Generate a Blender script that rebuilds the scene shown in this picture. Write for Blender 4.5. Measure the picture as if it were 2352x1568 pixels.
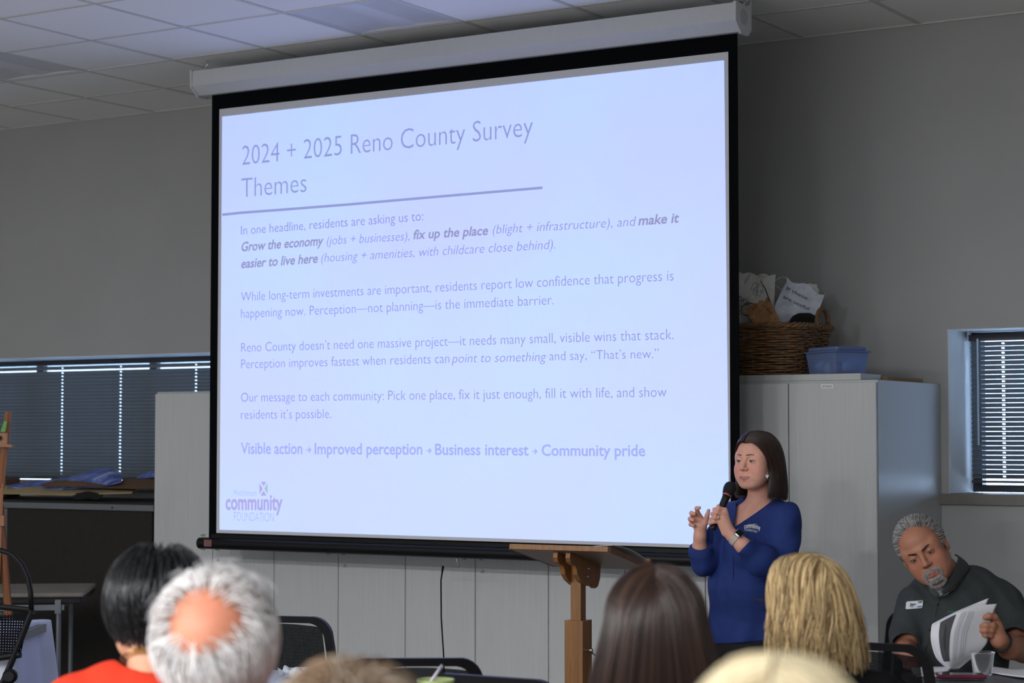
import bpy, math, random
import numpy as np
from mathutils import Vector, Matrix, Euler

for _o in list(bpy.data.objects):
    bpy.data.objects.remove(_o)
random.seed(7)
RNG = np.random.default_rng(11)
scene = bpy.context.scene
COL = scene.collection

# ------------------------------------------------------------------ camera
FPX, YAW, PITCH, ZC = 4613.5, 0.5579, 0.0495, 1.55      # focal length in pixels of a 2352 wide frame
cam_data = bpy.data.cameras.new('camera')
cam_data.sensor_width = 36.0
cam_data.lens = FPX / 2352.0 * 36.0
cam_data.clip_start = 0.05
cam_data.dof.use_dof = True
cam_data.dof.focus_distance = 8.0
cam_data.dof.aperture_fstop = 4.2
camera = bpy.data.objects.new('camera', cam_data)
COL.objects.link(camera)
camera.location = (0, 0, ZC)
camera.rotation_euler = (math.pi / 2 + PITCH, 0, YAW)
scene.camera = camera

# ------------------------------------------------------------------ daylight and exposure
world = bpy.data.worlds.new('daylight')
scene.world = world
world.use_nodes = True
_bg = world.node_tree.nodes['Background']
_bg.inputs[0].default_value = (0.50, 0.68, 1.0, 1)
_bg.inputs[1].default_value = 13.0
vs = scene.view_settings
vs.view_transform = 'Standard'
vs.look = 'None'
vs.exposure = 0.0
vs.gamma = 1.0
vs.use_curve_mapping = False
LAMP_POWER = 148.0                                         # each lit ceiling troffer, watts

# ------------------------------------------------------------------ measuring helpers (photo pixel -> place in the room)
_fw = np.array([-math.sin(YAW) * math.cos(PITCH), math.cos(YAW) * math.cos(PITCH), math.sin(PITCH)])
_rt = np.array([math.cos(YAW), math.sin(YAW), 0.0])
_up = np.cross(_rt, _fw)
_C = np.array([0, 0, ZC])
HB = np.array([-math.sin(YAW), math.cos(YAW), 0.0])       # horizontal, away from the camera


def ray(x, y):
    return _fw + _rt * (x - 1176) / FPX - _up * (y - 784) / FPX


def at_y(x, y, Y):
    d = ray(x, y)
    return _C + d * (Y / d[1])


def at_x(x, y, X):
    d = ray(x, y)
    return _C + d * (X / d[0])


def at_z(x, y, Z):
    d = ray(x, y)
    return _C + d * ((Z - ZC) / d[2])


def at_d(x, y, D):
    return _C + ray(x, y) * D


# ------------------------------------------------------------------ materials
def srgb(r, g, b):
    f = lambda c: (c / 255.0 / 12.92) if c / 255.0 <= 0.04045 else ((c / 255.0 + 0.055) / 1.055) ** 2.4
    return (f(r), f(g), f(b))


def lin(c, k=1.0):
    return (c[0] * k, c[1] * k, c[2] * k, 1.0)


MATS = {}


def mat(name, color, rough=0.6, metal=0.0, noise=0.0, nscale=30.0, stretch=(1, 1, 1), bump=0.0, bscale=200.0,
        spec=0.5, vcol=None, emit=None, estr=0.0, alpha=1.0, sheen=0.0, bstretch=None, sss=0.0, coat=0.0):
    """Principled material with noise-driven colour variation and fine bump, in object coordinates."""
    if name in MATS:
        return MATS[name]
    m = bpy.data.materials.new(name)
    m.use_nodes = True
    nt = m.node_tree
    p = nt.nodes['Principled BSDF']
    p.inputs['Roughness'].default_value = rough
    p.inputs['Metallic'].default_value = metal
    p.inputs['Specular IOR Level'].default_value = spec
    p.inputs['Alpha'].default_value = alpha
    if coat:
        p.inputs['Coat Weight'].default_value = coat
    if sheen:
        p.inputs['Sheen Weight'].default_value = sheen
    if sss:
        p.inputs['Subsurface Weight'].default_value = sss
        p.inputs['Subsurface Radius'].default_value = (0.012, 0.005, 0.003)
    base = None
    if vcol:
        a = nt.nodes.new('ShaderNodeAttribute')
        a.attribute_name = vcol
        base = a.outputs['Color']
    tc = nt.nodes.new('ShaderNodeTexCoord')
    if noise > 0:
        mp = nt.nodes.new('ShaderNodeMapping')
        mp.inputs['Scale'].default_value = stretch
        nt.links.new(tc.outputs['Object'], mp.inputs['Vector'])
        n = nt.nodes.new('ShaderNodeTexNoise')
        n.inputs['Scale'].default_value = nscale
        n.inputs['Detail'].default_value = 4
        nt.links.new(mp.outputs['Vector'], n.inputs['Vector'])
        mr = nt.nodes.new('ShaderNodeMapRange')
        mr.inputs['From Min'].default_value = 0.3
        mr.inputs['From Max'].default_value = 0.7
        mr.inputs['To Min'].default_value = 1.0 - noise
        mr.inputs['To Max'].default_value = 1.0 + noise
        nt.links.new(n.outputs['Fac'], mr.inputs['Value'])
        mx = nt.nodes.new('ShaderNodeVectorMath')
        mx.operation = 'SCALE'
        if base:
            nt.links.new(base, mx.inputs[0])
        else:
            mx.inputs[0].default_value = color[:3]
        nt.links.new(mr.outputs['Result'], mx.inputs['Scale'])
        nt.links.new(mx.outputs[0], p.inputs['Base Color'])
    elif base:
        nt.links.new(base, p.inputs['Base Color'])
    else:
        p.inputs['Base Color'].default_value = lin(color)
    if bump > 0:
        mp2 = nt.nodes.new('ShaderNodeMapping')
        mp2.inputs['Scale'].default_value = bstretch or stretch
        nt.links.new(tc.outputs['Object'], mp2.inputs['Vector'])
        n2 = nt.nodes.new('ShaderNodeTexNoise')
        n2.inputs['Scale'].default_value = bscale
        n2.inputs['Detail'].default_value = 3
        nt.links.new(mp2.outputs['Vector'], n2.inputs['Vector'])
        b = nt.nodes.new('ShaderNodeBump')
        b.inputs['Strength'].default_value = bump
        b.inputs['Distance'].default_value = 0.002
        nt.links.new(n2.outputs['Fac'], b.inputs['Height'])
        nt.links.new(b.outputs['Normal'], p.inputs['Normal'])
    if emit is not None:
        p.inputs['Emission Color'].default_value = lin(emit)
        p.inputs['Emission Strength'].default_value = estr
    MATS[name] = m
    return m


def wood_mat(name, c1, c2, scale=6.0, axis=2, rough=0.45):
    if name in MATS:
        return MATS[name]
    m = bpy.data.materials.new(name)
    m.use_nodes = True
    nt = m.node_tree
    p = nt.nodes['Principled BSDF']
    p.inputs['Roughness'].default_value = rough
    tc = nt.nodes.new('ShaderNodeTexCoord')
    mp = nt.nodes.new('ShaderNodeMapping')
    s = [18.0, 18.0, 18.0]
    s[axis] = 1.2
    mp.inputs['Scale'].default_value = s
    nt.links.new(tc.outputs['Object'], mp.inputs['Vector'])
    n = nt.nodes.new('ShaderNodeTexNoise')
    n.inputs['Scale'].default_value = scale
    n.inputs['Detail'].default_value = 6
    n.inputs['Distortion'].default_value = 0.6
    nt.links.new(mp.outputs['Vector'], n.inputs['Vector'])
    cr = nt.nodes.new('ShaderNodeValToRGB')
    cr.color_ramp.elements[0].position = 0.3
    cr.color_ramp.elements[0].color = lin(c1)
    cr.color_ramp.elements[1].position = 0.7
    cr.color_ramp.elements[1].color = lin(c2)
    nt.links.new(n.outputs['Fac'], cr.inputs['Fac'])
    nt.links.new(cr.outputs['Color'], p.inputs['Base Color'])
    b = nt.nodes.new('ShaderNodeBump')
    b.inputs['Strength'].default_value = 0.15
    b.inputs['Distance'].default_value = 0.001
    nt.links.new(n.outputs['Fac'], b.inputs['Height'])
    nt.links.new(b.outputs['Normal'], p.inputs['Normal'])
    MATS[name] = m
    return m


def glass_mat(name, tint=(1, 1, 1), clear=0.9, rough=0.03, edge=0.35):
    """Thin clear sheet: mostly transparent, with a fresnel-weighted gloss."""
    if name in MATS:
        return MATS[name]
    m = bpy.data.materials.new(name)
    m.use_nodes = True
    nt = m.node_tree
    for n in list(nt.nodes):
        if n.type != 'OUTPUT_MATERIAL':
            nt.nodes.remove(n)
    out = [n for n in nt.nodes if n.type == 'OUTPUT_MATERIAL'][0]
    t = nt.nodes.new('ShaderNodeBsdfTransparent')
    t.inputs[0].default_value = lin(tint)
    g = nt.nodes.new('ShaderNodeBsdfPrincipled')
    g.inputs['Base Color'].default_value = lin(tint)
    g.inputs['Roughness'].default_value = rough
    lw = nt.nodes.new('ShaderNodeLayerWeight')
    lw.inputs['Blend'].default_value = edge
    mr = nt.nodes.new('ShaderNodeMapRange')
    mr.inputs['To Min'].default_value = 1 - clear
    mr.inputs['To Max'].default_value = 1.0
    nt.links.new(lw.outputs['Fresnel'], mr.inputs['Value'])
    mx = nt.nodes.new('ShaderNodeMixShader')
    nt.links.new(mr.outputs['Result'], mx.inputs['Fac'])
    nt.links.new(t.outputs[0], mx.inputs[1])
    nt.links.new(g.outputs[0], mx.inputs[2])
    nt.links.new(mx.outputs[0], out.inputs['Surface'])
    MATS[name] = m
    return m


def mesh_fabric_mat(name, color, scale=260.0, hole=0.35):
    """Woven chair mesh: a fine grid of real holes (see-through) in dark plastic thread."""
    if name in MATS:
        return MATS[name]
    m = bpy.data.materials.new(name)
    m.use_nodes = True
    nt = m.node_tree
    p = nt.nodes['Principled BSDF']
    p.inputs['Base Color'].default_value = lin(color)
    p.inputs['Roughness'].default_value = 0.8
    p.inputs['Specular IOR Level'].default_value = 0.08
    tc = nt.nodes.new('ShaderNodeTexCoord')
    sep = nt.nodes.new('ShaderNodeSeparateXYZ')
    nt.links.new(tc.outputs['Object'], sep.inputs[0])
    prev = None
    for ax, sc in (('X', scale), ('Z', scale)):
        mu = nt.nodes.new('ShaderNodeMath'); mu.operation = 'MULTIPLY'; mu.inputs[1].default_value = sc
        nt.links.new(sep.outputs[ax], mu.inputs[0])
        fr = nt.nodes.new('ShaderNodeMath'); fr.operation = 'FRACT'
        nt.links.new(mu.outputs[0], fr.inputs[0])
        lt = nt.nodes.new('ShaderNodeMath'); lt.operation = 'LESS_THAN'; lt.inputs[1].default_value = math.sqrt(hole)
        nt.links.new(fr.outputs[0], lt.inputs[0])
        if prev is None:
            prev = lt
        else:
            an = nt.nodes.new('ShaderNodeMath'); an.operation = 'MULTIPLY'
            nt.links.new(prev.outputs[0], an.inputs[0]); nt.links.new(lt.outputs[0], an.inputs[1])
            iv = nt.nodes.new('ShaderNodeMath'); iv.operation = 'SUBTRACT'; iv.inputs[0].default_value = 1.0
            nt.links.new(an.outputs[0], iv.inputs[1])
            nt.links.new(iv.outputs[0], p.inputs['Alpha'])
    MATS[name] = m
    return m


# ------------------------------------------------------------------ mesh building
OFF = {}


def link(o):
    COL.objects.link(o)
    return o


def tag(o, label=None, cat=None, group=None, kind=None):
    if label: o['label'] = label
    if cat: o['category'] = cat
    if group: o['group'] = group
    if kind: o['kind'] = kind
    return o


def thing(name, label, cat, loc=(0, 0, 0), rotz=0.0, group=None):
    o = bpy.data.objects.new(name, None)
    o.empty_display_size = 0.1
    link(o)
    o.location = loc
    o.rotation_euler = (0, 0, rotz)
    OFF[o] = np.array(loc, float)
    return tag(o, label, cat, group)


def raw_obj(name, verts, faces, material, parent=None, smooth=False, local=False, vcol=None):
    """One mesh object; verts in world coordinates (or in the parent's own when local)."""
    v = np.asarray(verts, dtype=np.float32).reshape(-1, 3)
    off = np.zeros(3)
    if parent is not None:
        off = OFF.get(parent, off)
    elif not local and len(v):
        off = np.array([(v[:, 0].min() + v[:, 0].max()) / 2, (v[:, 1].min() + v[:, 1].max()) / 2, v[:, 2].min()])
    if not local:
        v = v - off.astype(np.float32)
    me = bpy.data.meshes.new(name)
    if isinstance(faces, np.ndarray):
        nf, k = faces.shape
        me.vertices.add(len(v)); me.vertices.foreach_set('co', v.ravel())
        me.loops.add(nf * k); me.loops.foreach_set('vertex_index', faces.astype(np.int32).ravel())
        me.polygons.add(nf)
        me.polygons.foreach_set('loop_start', np.arange(0, nf * k, k, dtype=np.int32))
        me.update(calc_edges=True)
        me.validate()
    else:
        me.from_pydata(v.tolist(), [], faces)
    if smooth:
        me.polygons.foreach_set('use_smooth', np.ones(len(me.polygons), dtype=bool))
    if vcol is not None:
        at = me.color_attributes.new('col', 'FLOAT_COLOR', 'POINT')
        c = np.ones((len(v), 4), np.float32)
        c[:, :3] = vcol
        at.data.foreach_set('color', c.ravel())
    if material is not None:
        me.materials.append(material)
    o = bpy.data.objects.new(name, me)
    link(o)
    if parent is not None:
        o.parent = parent
        OFF[o] = OFF.get(parent, np.zeros(3))
    elif not local:
        o.location = off
        OFF[o] = off
    else:
        OFF[o] = np.zeros(3)
    return o


class MB:
    def __init__(self):
        self.v = []; self.f = []

    def add(self, vs_, fs):
        n = len(self.v)
        self.v += [tuple(map(float, p)) for p in vs_]
        self.f += [tuple(i + n for i in f) for f in fs]
        return self

    def box(self, c, s, M=None):
        c = np.array(c, float); h = np.array(s, float) / 2
        P = [np.array([sx, sy, sz]) * h for sx in (-1, 1) for sy in (-1, 1) for sz in (-1, 1)]
        if M is not None:
            P = [np.array(M) @ p for p in P]
        return self.add([c + p for p in P], [(0, 1, 3, 2), (4, 6, 7, 5), (0, 4, 5, 1), (2, 3, 7, 6), (0, 2, 6, 4), (1, 5, 7, 3)])

    def bx(self, x0, x1, y0, y1, z0, z1):
        return self.box(((x0 + x1) / 2, (y0 + y1) / 2, (z0 + z1) / 2), (abs(x1 - x0), abs(y1 - y0), abs(z1 - z0)))

    def bevel_box(self, c, s, b, M=None, n=3):
        """Box with rounded vertical (local z) edges and softened rims."""
        hx, hy, hz = np.array(s, float) / 2
        ring = []
        for cx, cy, a0 in ((hx - b, hy - b, 0), (-hx + b, hy - b, 90), (-hx + b, -hy + b, 180), (hx - b, -hy + b, 270)):
            for k in range(n + 1):
                a = math.radians(a0 + 90 * k / n)
                ring.append((cx, cy, math.cos(a), math.sin(a)))
        m = len(ring); e = min(b, hz) * 0.6
        rows = [(-hz, b - e), (-hz + e, b), (hz - e, b), (hz, b - e)]
        P = [np.array((cx + ca * r, cy + sa * r, z)) for z, r in rows for cx, cy, ca, sa in ring]
        if M is not None:
            P = [np.array(M) @ p for p in P]
        F = [(j * m + i, j * m + (i + 1) % m, (j + 1) * m + (i + 1) % m, (j + 1) * m + i) for j in range(3) for i in range(m)]
        F += [tuple(range(m - 1, -1, -1)), tuple(range(3 * m, 4 * m))]
        return self.add([np.array(c, float) + p for p in P], F)

    def tube(self, path, r, n=8, cap=True, closed=False):
        P = [np.array(p, float) for p in path]; k = len(P)
        R = r if hasattr(r, '__len__') else [r] * k
        T = []
        for i in range(k):
            a = P[(i - 1) % k] if (closed or i > 0) else P[i]
            b = P[(i + 1) % k] if (closed or i < k - 1) else P[i]
            t = b - a; T.append(t / (np.linalg.norm(t) + 1e-9))
        u = np.cross(T[0], [0, 0, 1.0])
        if np.linalg.norm(u) < 0.05: u = np.cross(T[0], [1.0, 0, 0])
        u /= np.linalg.norm(u)
        V = []
        for i in range(k):
            u = u - T[i] * (u @ T[i]); u /= np.linalg.norm(u); w = np.cross(T[i], u)
            for j in range(n):
                a = 2 * math.pi * j / n
                V.append(P[i] + (u * math.cos(a) + w * math.sin(a)) * R[i])
        Fc = []
        for i in range(k if closed else k - 1):
            i2 = (i + 1) % k
            for j in range(n):
                Fc.append((i * n + j, i * n + (j + 1) % n, i2 * n + (j + 1) % n, i2 * n + j))
        if cap and not closed:
            Fc += [tuple(range(n - 1, -1, -1)), tuple(range((k - 1) * n, k * n))]
        return self.add(V, Fc)

    def cyl(self, p0, p1, r0, r1=None, n=12):
        return self.tube([p0, p1], [r0, r0 if r1 is None else r1], n)

    def lathe(self, c, prof, n=24, M=None):
        """Profile of (radius, height) pairs turned about local z."""
        V = []
        for r, h in prof:
            for j in range(n):
                a = 2 * math.pi * j / n
                p = np.array((r * math.cos(a), r * math.sin(a), h))
                if M is not None: p = np.array(M) @ p
                V.append(np.array(c, float) + p)
        Fc = [(i * n + j, i * n + (j + 1) % n, (i + 1) * n + (j + 1) % n, (i + 1) * n + j)
              for i in range(len(prof) - 1) for j in range(n)]
        Fc += [tuple(range(n - 1, -1, -1)), tuple(range((len(prof) - 1) * n, len(prof) * n))]
        return self.add(V, Fc)

    def prism(self, poly, o, ax, ay, az):
        """Polygon (2D) in the ax, ay plane at o, extruded along vector az."""
        o, ax, ay, az = [np.array(q, float) for q in (o, ax, ay, az)]
        A = [o + ax * p[0] + ay * p[1] for p in poly]; n = len(A)
        V = A + [a + az for a in A]
        return self.add(V, [tuple(range(n - 1, -1, -1)), tuple(range(n, 2 * n))] +
                        [(i, (i + 1) % n, n + (i + 1) % n, n + i) for i in range(n)])

    def grid(self, fn, nu, nv, thick=0.0):
        """Sheet of points fn(u,v); given a thickness it becomes a closed slab."""
        V = np.array([[fn(i / nu, j / nv) for j in range(nv + 1)] for i in range(nu + 1)], float)
        w = nv + 1
        Fc = [(i * w + j, (i + 1) * w + j, (i + 1) * w + j + 1, i * w + j + 1) for i in range(nu) for j in range(nv)]
        if not thick:
            return self.add(V.reshape(-1, 3), Fc)
        du = np.gradient(V, axis=0); dv = np.gradient(V, axis=1)
        N = np.cross(du, dv); N /= (np.linalg.norm(N, axis=2, keepdims=True) + 1e-12)
        B = V - N * thick; m = (nu + 1) * w
        F2 = [tuple(m + i for i in reversed(f)) for f in Fc]
        rim = [i * w for i in range(nu + 1)] + [nu * w + j for j in range(1, w)] + \
              [i * w + nv for i in range(nu - 1, -1, -1)] + [j for j in range(nv - 1, 0, -1)]
        F3 = [(rim[i], m + rim[i], m + rim[(i + 1) % len(rim)], rim[(i + 1) % len(rim)]) for i in range(len(rim))]
        return self.add(np.vstack([V.reshape(-1, 3), B.reshape(-1, 3)]), Fc + F2 + F3)

    def build(self, name, material, parent=None, smooth=False, local=False, label=None, auto=None):
        o = raw_obj(name, self.v, self.f, material, parent, smooth, local)
        if label: o['label'] = label
        return o


def shade_auto(o, deg=35):
    me = o.data
    me.polygons.foreach_set('use_smooth', np.ones(len(me.polygons), dtype=bool))
    import bmesh
    bm = bmesh.new(); bm.from_mesh(me)
    for e in bm.edges:
        if len(e.link_faces) == 2 and e.calc_face_angle(0) > math.radians(deg):
            e.smooth = False
    bm.to_mesh(me); bm.free()
    return o


def copy_tree(o, parent=None):
    c = o.copy(); link(c)
    c.parent = parent
    OFF[c] = OFF.get(o, np.zeros(3))
    for ch in list(o.children):
        copy_tree(ch, c)
    return c


def arc(c, r, a0, a1, n, ax=(1, 0, 0), ay=(0, 0, 1)):
    c, ax, ay = np.array(c, float), np.array(ax, float), np.array(ay, float)
    return [c + r * (ax * math.cos(a0 + (a1 - a0) * k / n) + ay * math.sin(a0 + (a1 - a0) * k / n)) for k in range(n + 1)]


def rotz(a):
    c, s = math.cos(a), math.sin(a)
    return np.array([[c, -s, 0], [s, c, 0], [0, 0, 1.0]])


def rotx(a):
    c, s = math.cos(a), math.sin(a)
    return np.array([[1.0, 0, 0], [0, c, -s], [0, s, c]])


def roty(a):
    c, s = math.cos(a), math.sin(a)
    return np.array([[c, 0, s], [0, 1.0, 0], [-s, 0, c]])


# ------------------------------------------------------------------ lettering
_TXT = {}


def text_mesh(s, bold=0.0):
    """Flat filled glyph outlines of a string: (verts 2D, faces), unit type size."""
    key = (s, bold)
    if key in _TXT:
        return _TXT[key]
    cu = bpy.data.curves.new('lettering', 'FONT')
    cu.body = s
    cu.size = 1.0
    cu.offset = bold
    cu.resolution_u = 3
    o = bpy.data.objects.new('lettering', cu)
    link(o)
    dg = bpy.context.evaluated_depsgraph_get()
    dg.update()
    me = bpy.data.meshes.new_from_object(o.evaluated_get(dg))
    V = np.array([v.co[:2] for v in me.vertices]) if len(me.vertices) else np.zeros((0, 2))
    Fc = [tuple(p.vertices) for p in me.polygons]
    bpy.data.objects.remove(o); bpy.data.curves.remove(cu); bpy.data.meshes.remove(me)
    _TXT[key] = (V, Fc)
    return V, Fc


def text_on(name, s, p0, p1, cap, up, material, parent, bold=0.0, shear=0.0, lift=None, local=False):
    """Text whose baseline runs p0 -> p1 with the given cap height along 'up'."""
    V, Fc = text_mesh(s, bold)
    capu = text_mesh('H', 0.0)[0][:, 1].max()
    p0, p1, up = np.array(p0, float), np.array(p1, float), np.array(up, float)
    w = V[:, 0].max() - V[:, 0].min()
    ax = (p1 - p0) / w
    ay = up / np.linalg.norm(up) * cap / capu
    axn = (p1 - p0) / np.linalg.norm(p1 - p0)
    P = p0 + np.outer(V[:, 0] - V[:, 0].min(), ax) + np.outer(V[:, 1], ay) + np.outer(V[:, 1] * cap / capu * shear, axn)
    if lift is not None:
        P = P + np.array(lift, float)
    return raw_obj(name, P, Fc, material, parent, local=local)
# ------------------------------------------------------------------ the room
WY = 9.162                                   # inner face of the back wall
ROOM = (-13.0, 3.4, -5.0, WY)                # x0 x1 y0 y1
CZ = ZC + 2.0                                # ceiling height
TX0, TY0, TS = -6.4494, 6.7239, 0.6096       # ceiling grid origin and tile size
W1 = (-10.7, -7.45, 1.303, 2.079)            # window openings: x0 x1 z0 z1
W2 = (-3.284, -1.55, 1.303, 2.081)
WT = 0.42

m_wall = mat('wall paint', srgb(170, 170, 170), 0.75, noise=0.03, nscale=2.5, bump=0.15, bscale=350)
m_floor = mat('grey carpet', srgb(168, 165, 160), 0.95, noise=0.25, nscale=160, bump=0.5, bscale=500)
m_tile = mat('mineral ceiling tile', srgb(242, 241, 240), 0.9, noise=0.035, nscale=220, bump=0.25, bscale=420)
m_tee = mat('ceiling grid metal', srgb(205, 204, 200), 0.5)
m_jamb = mat('window reveal paint', srgb(205, 205, 203), 0.7, noise=0.03, nscale=6)
m_sill = mat('grey sill laminate', srgb(120, 116, 110), 0.5, noise=0.05, nscale=40)
m_frame = mat('dark window frame', srgb(40, 42, 46), 0.4, metal=0.3, noise=0.05)
m_pane = glass_mat('window glass', (0.97, 0.99, 1.0), 0.96)

floor = tag(MB().bx(ROOM[0], ROOM[1], ROOM[2], WY, -0.1, 0.0).build('floor', m_floor), kind='structure')
tag(MB().bx(ROOM[0] - 0.2, ROOM[0], ROOM[2], WY + WT, 0, CZ + 0.3).build('wall_left', m_wall), kind='structure')
tag(MB().bx(ROOM[1], ROOM[1] + 0.2, ROOM[2], WY + WT, 0, CZ + 0.3).build('wall_right', m_wall), kind='structure')
tag(MB().bx(ROOM[0], ROOM[1], ROOM[2] - 0.2, ROOM[2], 0, CZ + 0.3).build('wall_rear', m_wall), kind='structure')
b = MB()
b.bx(ROOM[0], ROOM[1], WY, WY + WT, 0, W1[2] - 0.05)
b.bx(ROOM[0], ROOM[1], WY, WY + WT, W1[3], CZ + 0.3)
b.bx(ROOM[0], W1[0], WY, WY + WT, W1[2] - 0.05, W1[3])
b.bx(W1[1], W2[0], WY, WY + WT, W1[2] - 0.05, W1[3])
b.bx(W2[1], ROOM[1], WY, WY + WT, W1[2] - 0.05, W1[3])
wall_back = tag(b.build('wall_back', m_wall), kind='structure')
for k, (x0, x1) in enumerate(((W1[0], W1[1]), (W2[0], W2[1]))):
    b = MB().bx(x0 - 0.045, x1 + 0.045, WY - 0.03, WY - 0.0005, 1.253, 1.302)
    b.bx(x0 + 0.001, x1 - 0.001, WY - 0.0005, WY + 0.3, 1.254, 1.302)
    tag(b.build('trim_%d' % (k + 1), m_sill), 'grey laminate sill under the window', None, kind='structure')


def window(name, W, mull):
    x0, x1, z0, z1 = W
    fy0, fy1 = WY + 0.33, WY + 0.39
    t = bpy.data.objects.new(name, None); link(t)
    loc = ((x0 + x1) / 2, fy0, z0); t.location = loc; OFF[t] = np.array(loc)
    tag(t, kind='structure')
    for nm, a in (('frame_stile', (x0 + 0.001, x0 + 0.05, z0, z1 - 0.001)), ('frame_stile', (x1 - 0.05, x1 - 0.001, z0, z1 - 0.001)),
                  ('frame_rail', (x0 + 0.05, x1 - 0.05, z0, z0 + 0.035)), ('frame_rail', (x0 + 0.05, x1 - 0.05, z1 - 0.035, z1 - 0.001))):
        MB().bx(a[0], a[1], fy0, fy1, a[2], a[3]).build(nm, m_frame, t)
    xs = [x0 + 0.05] + mull + [x1 - 0.05]
    for mx in mull:
        MB().bx(mx - 0.03, mx + 0.03, fy0, fy1, z0 + 0.035, z1 - 0.035).build('mullion', m_frame, t)
    for a, c in zip(xs[:-1], xs[1:]):
        MB().bx(a + 0.0, c - 0.0, fy0 + 0.027, fy0 + 0.033, z0 + 0.035, z1 - 0.035).build('pane', m_pane, t)
    # painted lining of the reveal
    b = MB().bx(x0 - 0.0, x0 + 0.004, WY + 0.001, fy0, z0, z1 - 0.004)
    b.bx(x1 - 0.004, x1, WY + 0.001, fy0, z0, z1 - 0.004)
    b.bx(x0, x1, WY + 0.001, fy0, z1 - 0.004, z1 - 0.0005)
    b.build('reveal_lining', m_jamb, t)
    return t


window('window_1', W1, [-9.557, -8.578])
window('window_2', W2, [-2.42])

# ------------------------------------------------------------------ venetian blinds
m_slat = mat('grey blind slat', srgb(104, 112, 120), 0.45, noise=0.04, nscale=15, spec=0.3)
m_cord = mat('blind cord', srgb(150, 155, 160), 0.7)
m_rail = mat('blind rail metal', srgb(52, 55, 60), 0.5)


def blind(label, x0, x1, z_top, z_bot, tilt, ladders, wand=None, pitch=0.0228, first=0.014, skip=0.0):
    by = WY + 0.262
    t = thing('venetian_blind', label, 'blind', ((x0 + x1) / 2, by, z_bot))
    MB().bx(x0, x1, by - 0.022, by + 0.022, z_top - 0.03, z_top).build('head_rail', m_rail, t)
    hw = 0.0127
    n = int((z_top - 0.03 - first - z_bot - 0.012) / pitch)
    sv = [-1, -0.28, 0.28, 1]
    cuts = []
    for lx in ladders:
        cuts += [lx - 0.007, lx + 0.007]
    xs = [x0 + 0.004] + cuts + [x1 - 0.004]
    V = []; Fc = []
    for x in xs:
        for s_ in sv:
            # room-side edge (s=-1) high, with a shallow crown
            yy = s_ * hw * math.cos(tilt); zz = -s_ * hw * math.sin(tilt)
            cr = 0.0022 * (1 - s_ * s_)
            V.append((x, by + yy + cr * math.sin(tilt), zz + cr * math.cos(tilt)))
    for i in range(len(xs) - 1):
        hole = i % 2 == 1
        for j in range(3):
            if hole and j == 1: continue
            Fc.append((i * 4 + j, (i + 1) * 4 + j, (i + 1) * 4 + j + 1, i * 4 + j + 1))
    V = np.array(V)
    top = z_top - 0.03 - first
    s0 = raw_obj('slat', V + [0, 0, top], Fc, m_slat, t, smooth=False)
    for k in range(1, n):
        c = s0.copy(); link(c); c.parent = t
        c.location = (0, 0, -k * pitch - skip)
        c.rotation_euler = (0, 0, 0)
    zb = top - n * pitch - skip
    MB().bx(x0 + 0.004, x1 - 0.004, by - 0.012, by + 0.012, zb - 0.008, zb + 0.004).build('bottom_rail', m_rail, t)
    for lx in ladders:
        b = MB()
        for yy in (-0.0135, 0.0135):
            b.cyl((lx + 0.011, by + yy, zb), (lx + 0.011, by + yy, z_top - 0.03), 0.0007, n=5)
        b.build('ladder_cord', m_cord, t)
    if wand:
        MB().cyl((wand[0], by - 0.03, wand[1]), (wand[0], by - 0.03, z_top - 0.02), 0.004, n=6).build('tilt_wand', mat('clear wand', srgb(190, 205, 220), 0.2), t)
    return t


lad1 = float(at_y(142, 960, WY + 0.262)[0]); lad2 = float(at_y(276, 960, WY + 0.262)[0])
dl = lad2 - lad1
blind('wide grey venetian blind with closed slats in the long window beside the white cabinets',
      W1[0] + 0.012, W1[1] - 0.012, 2.066, 1.310, math.radians(70), [lad1 - dl * 1.35, lad1, lad2, lad2 + 0.62], pitch=0.0216, first=0.018, skip=0.010)
lr = float(at_y(2305, 900, WY + 0.262)[0]); wr = float(at_y(2251, 900, WY + 0.262)[0])
blind('grey venetian blind with half open slats in the window above the seated man',
      W2[0] + 0.02, W2[1] - 0.012, 2.062, 1.338, math.radians(57), [lr, lr + 0.55, lr + 1.1], wand=(wr, 1.53))

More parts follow.
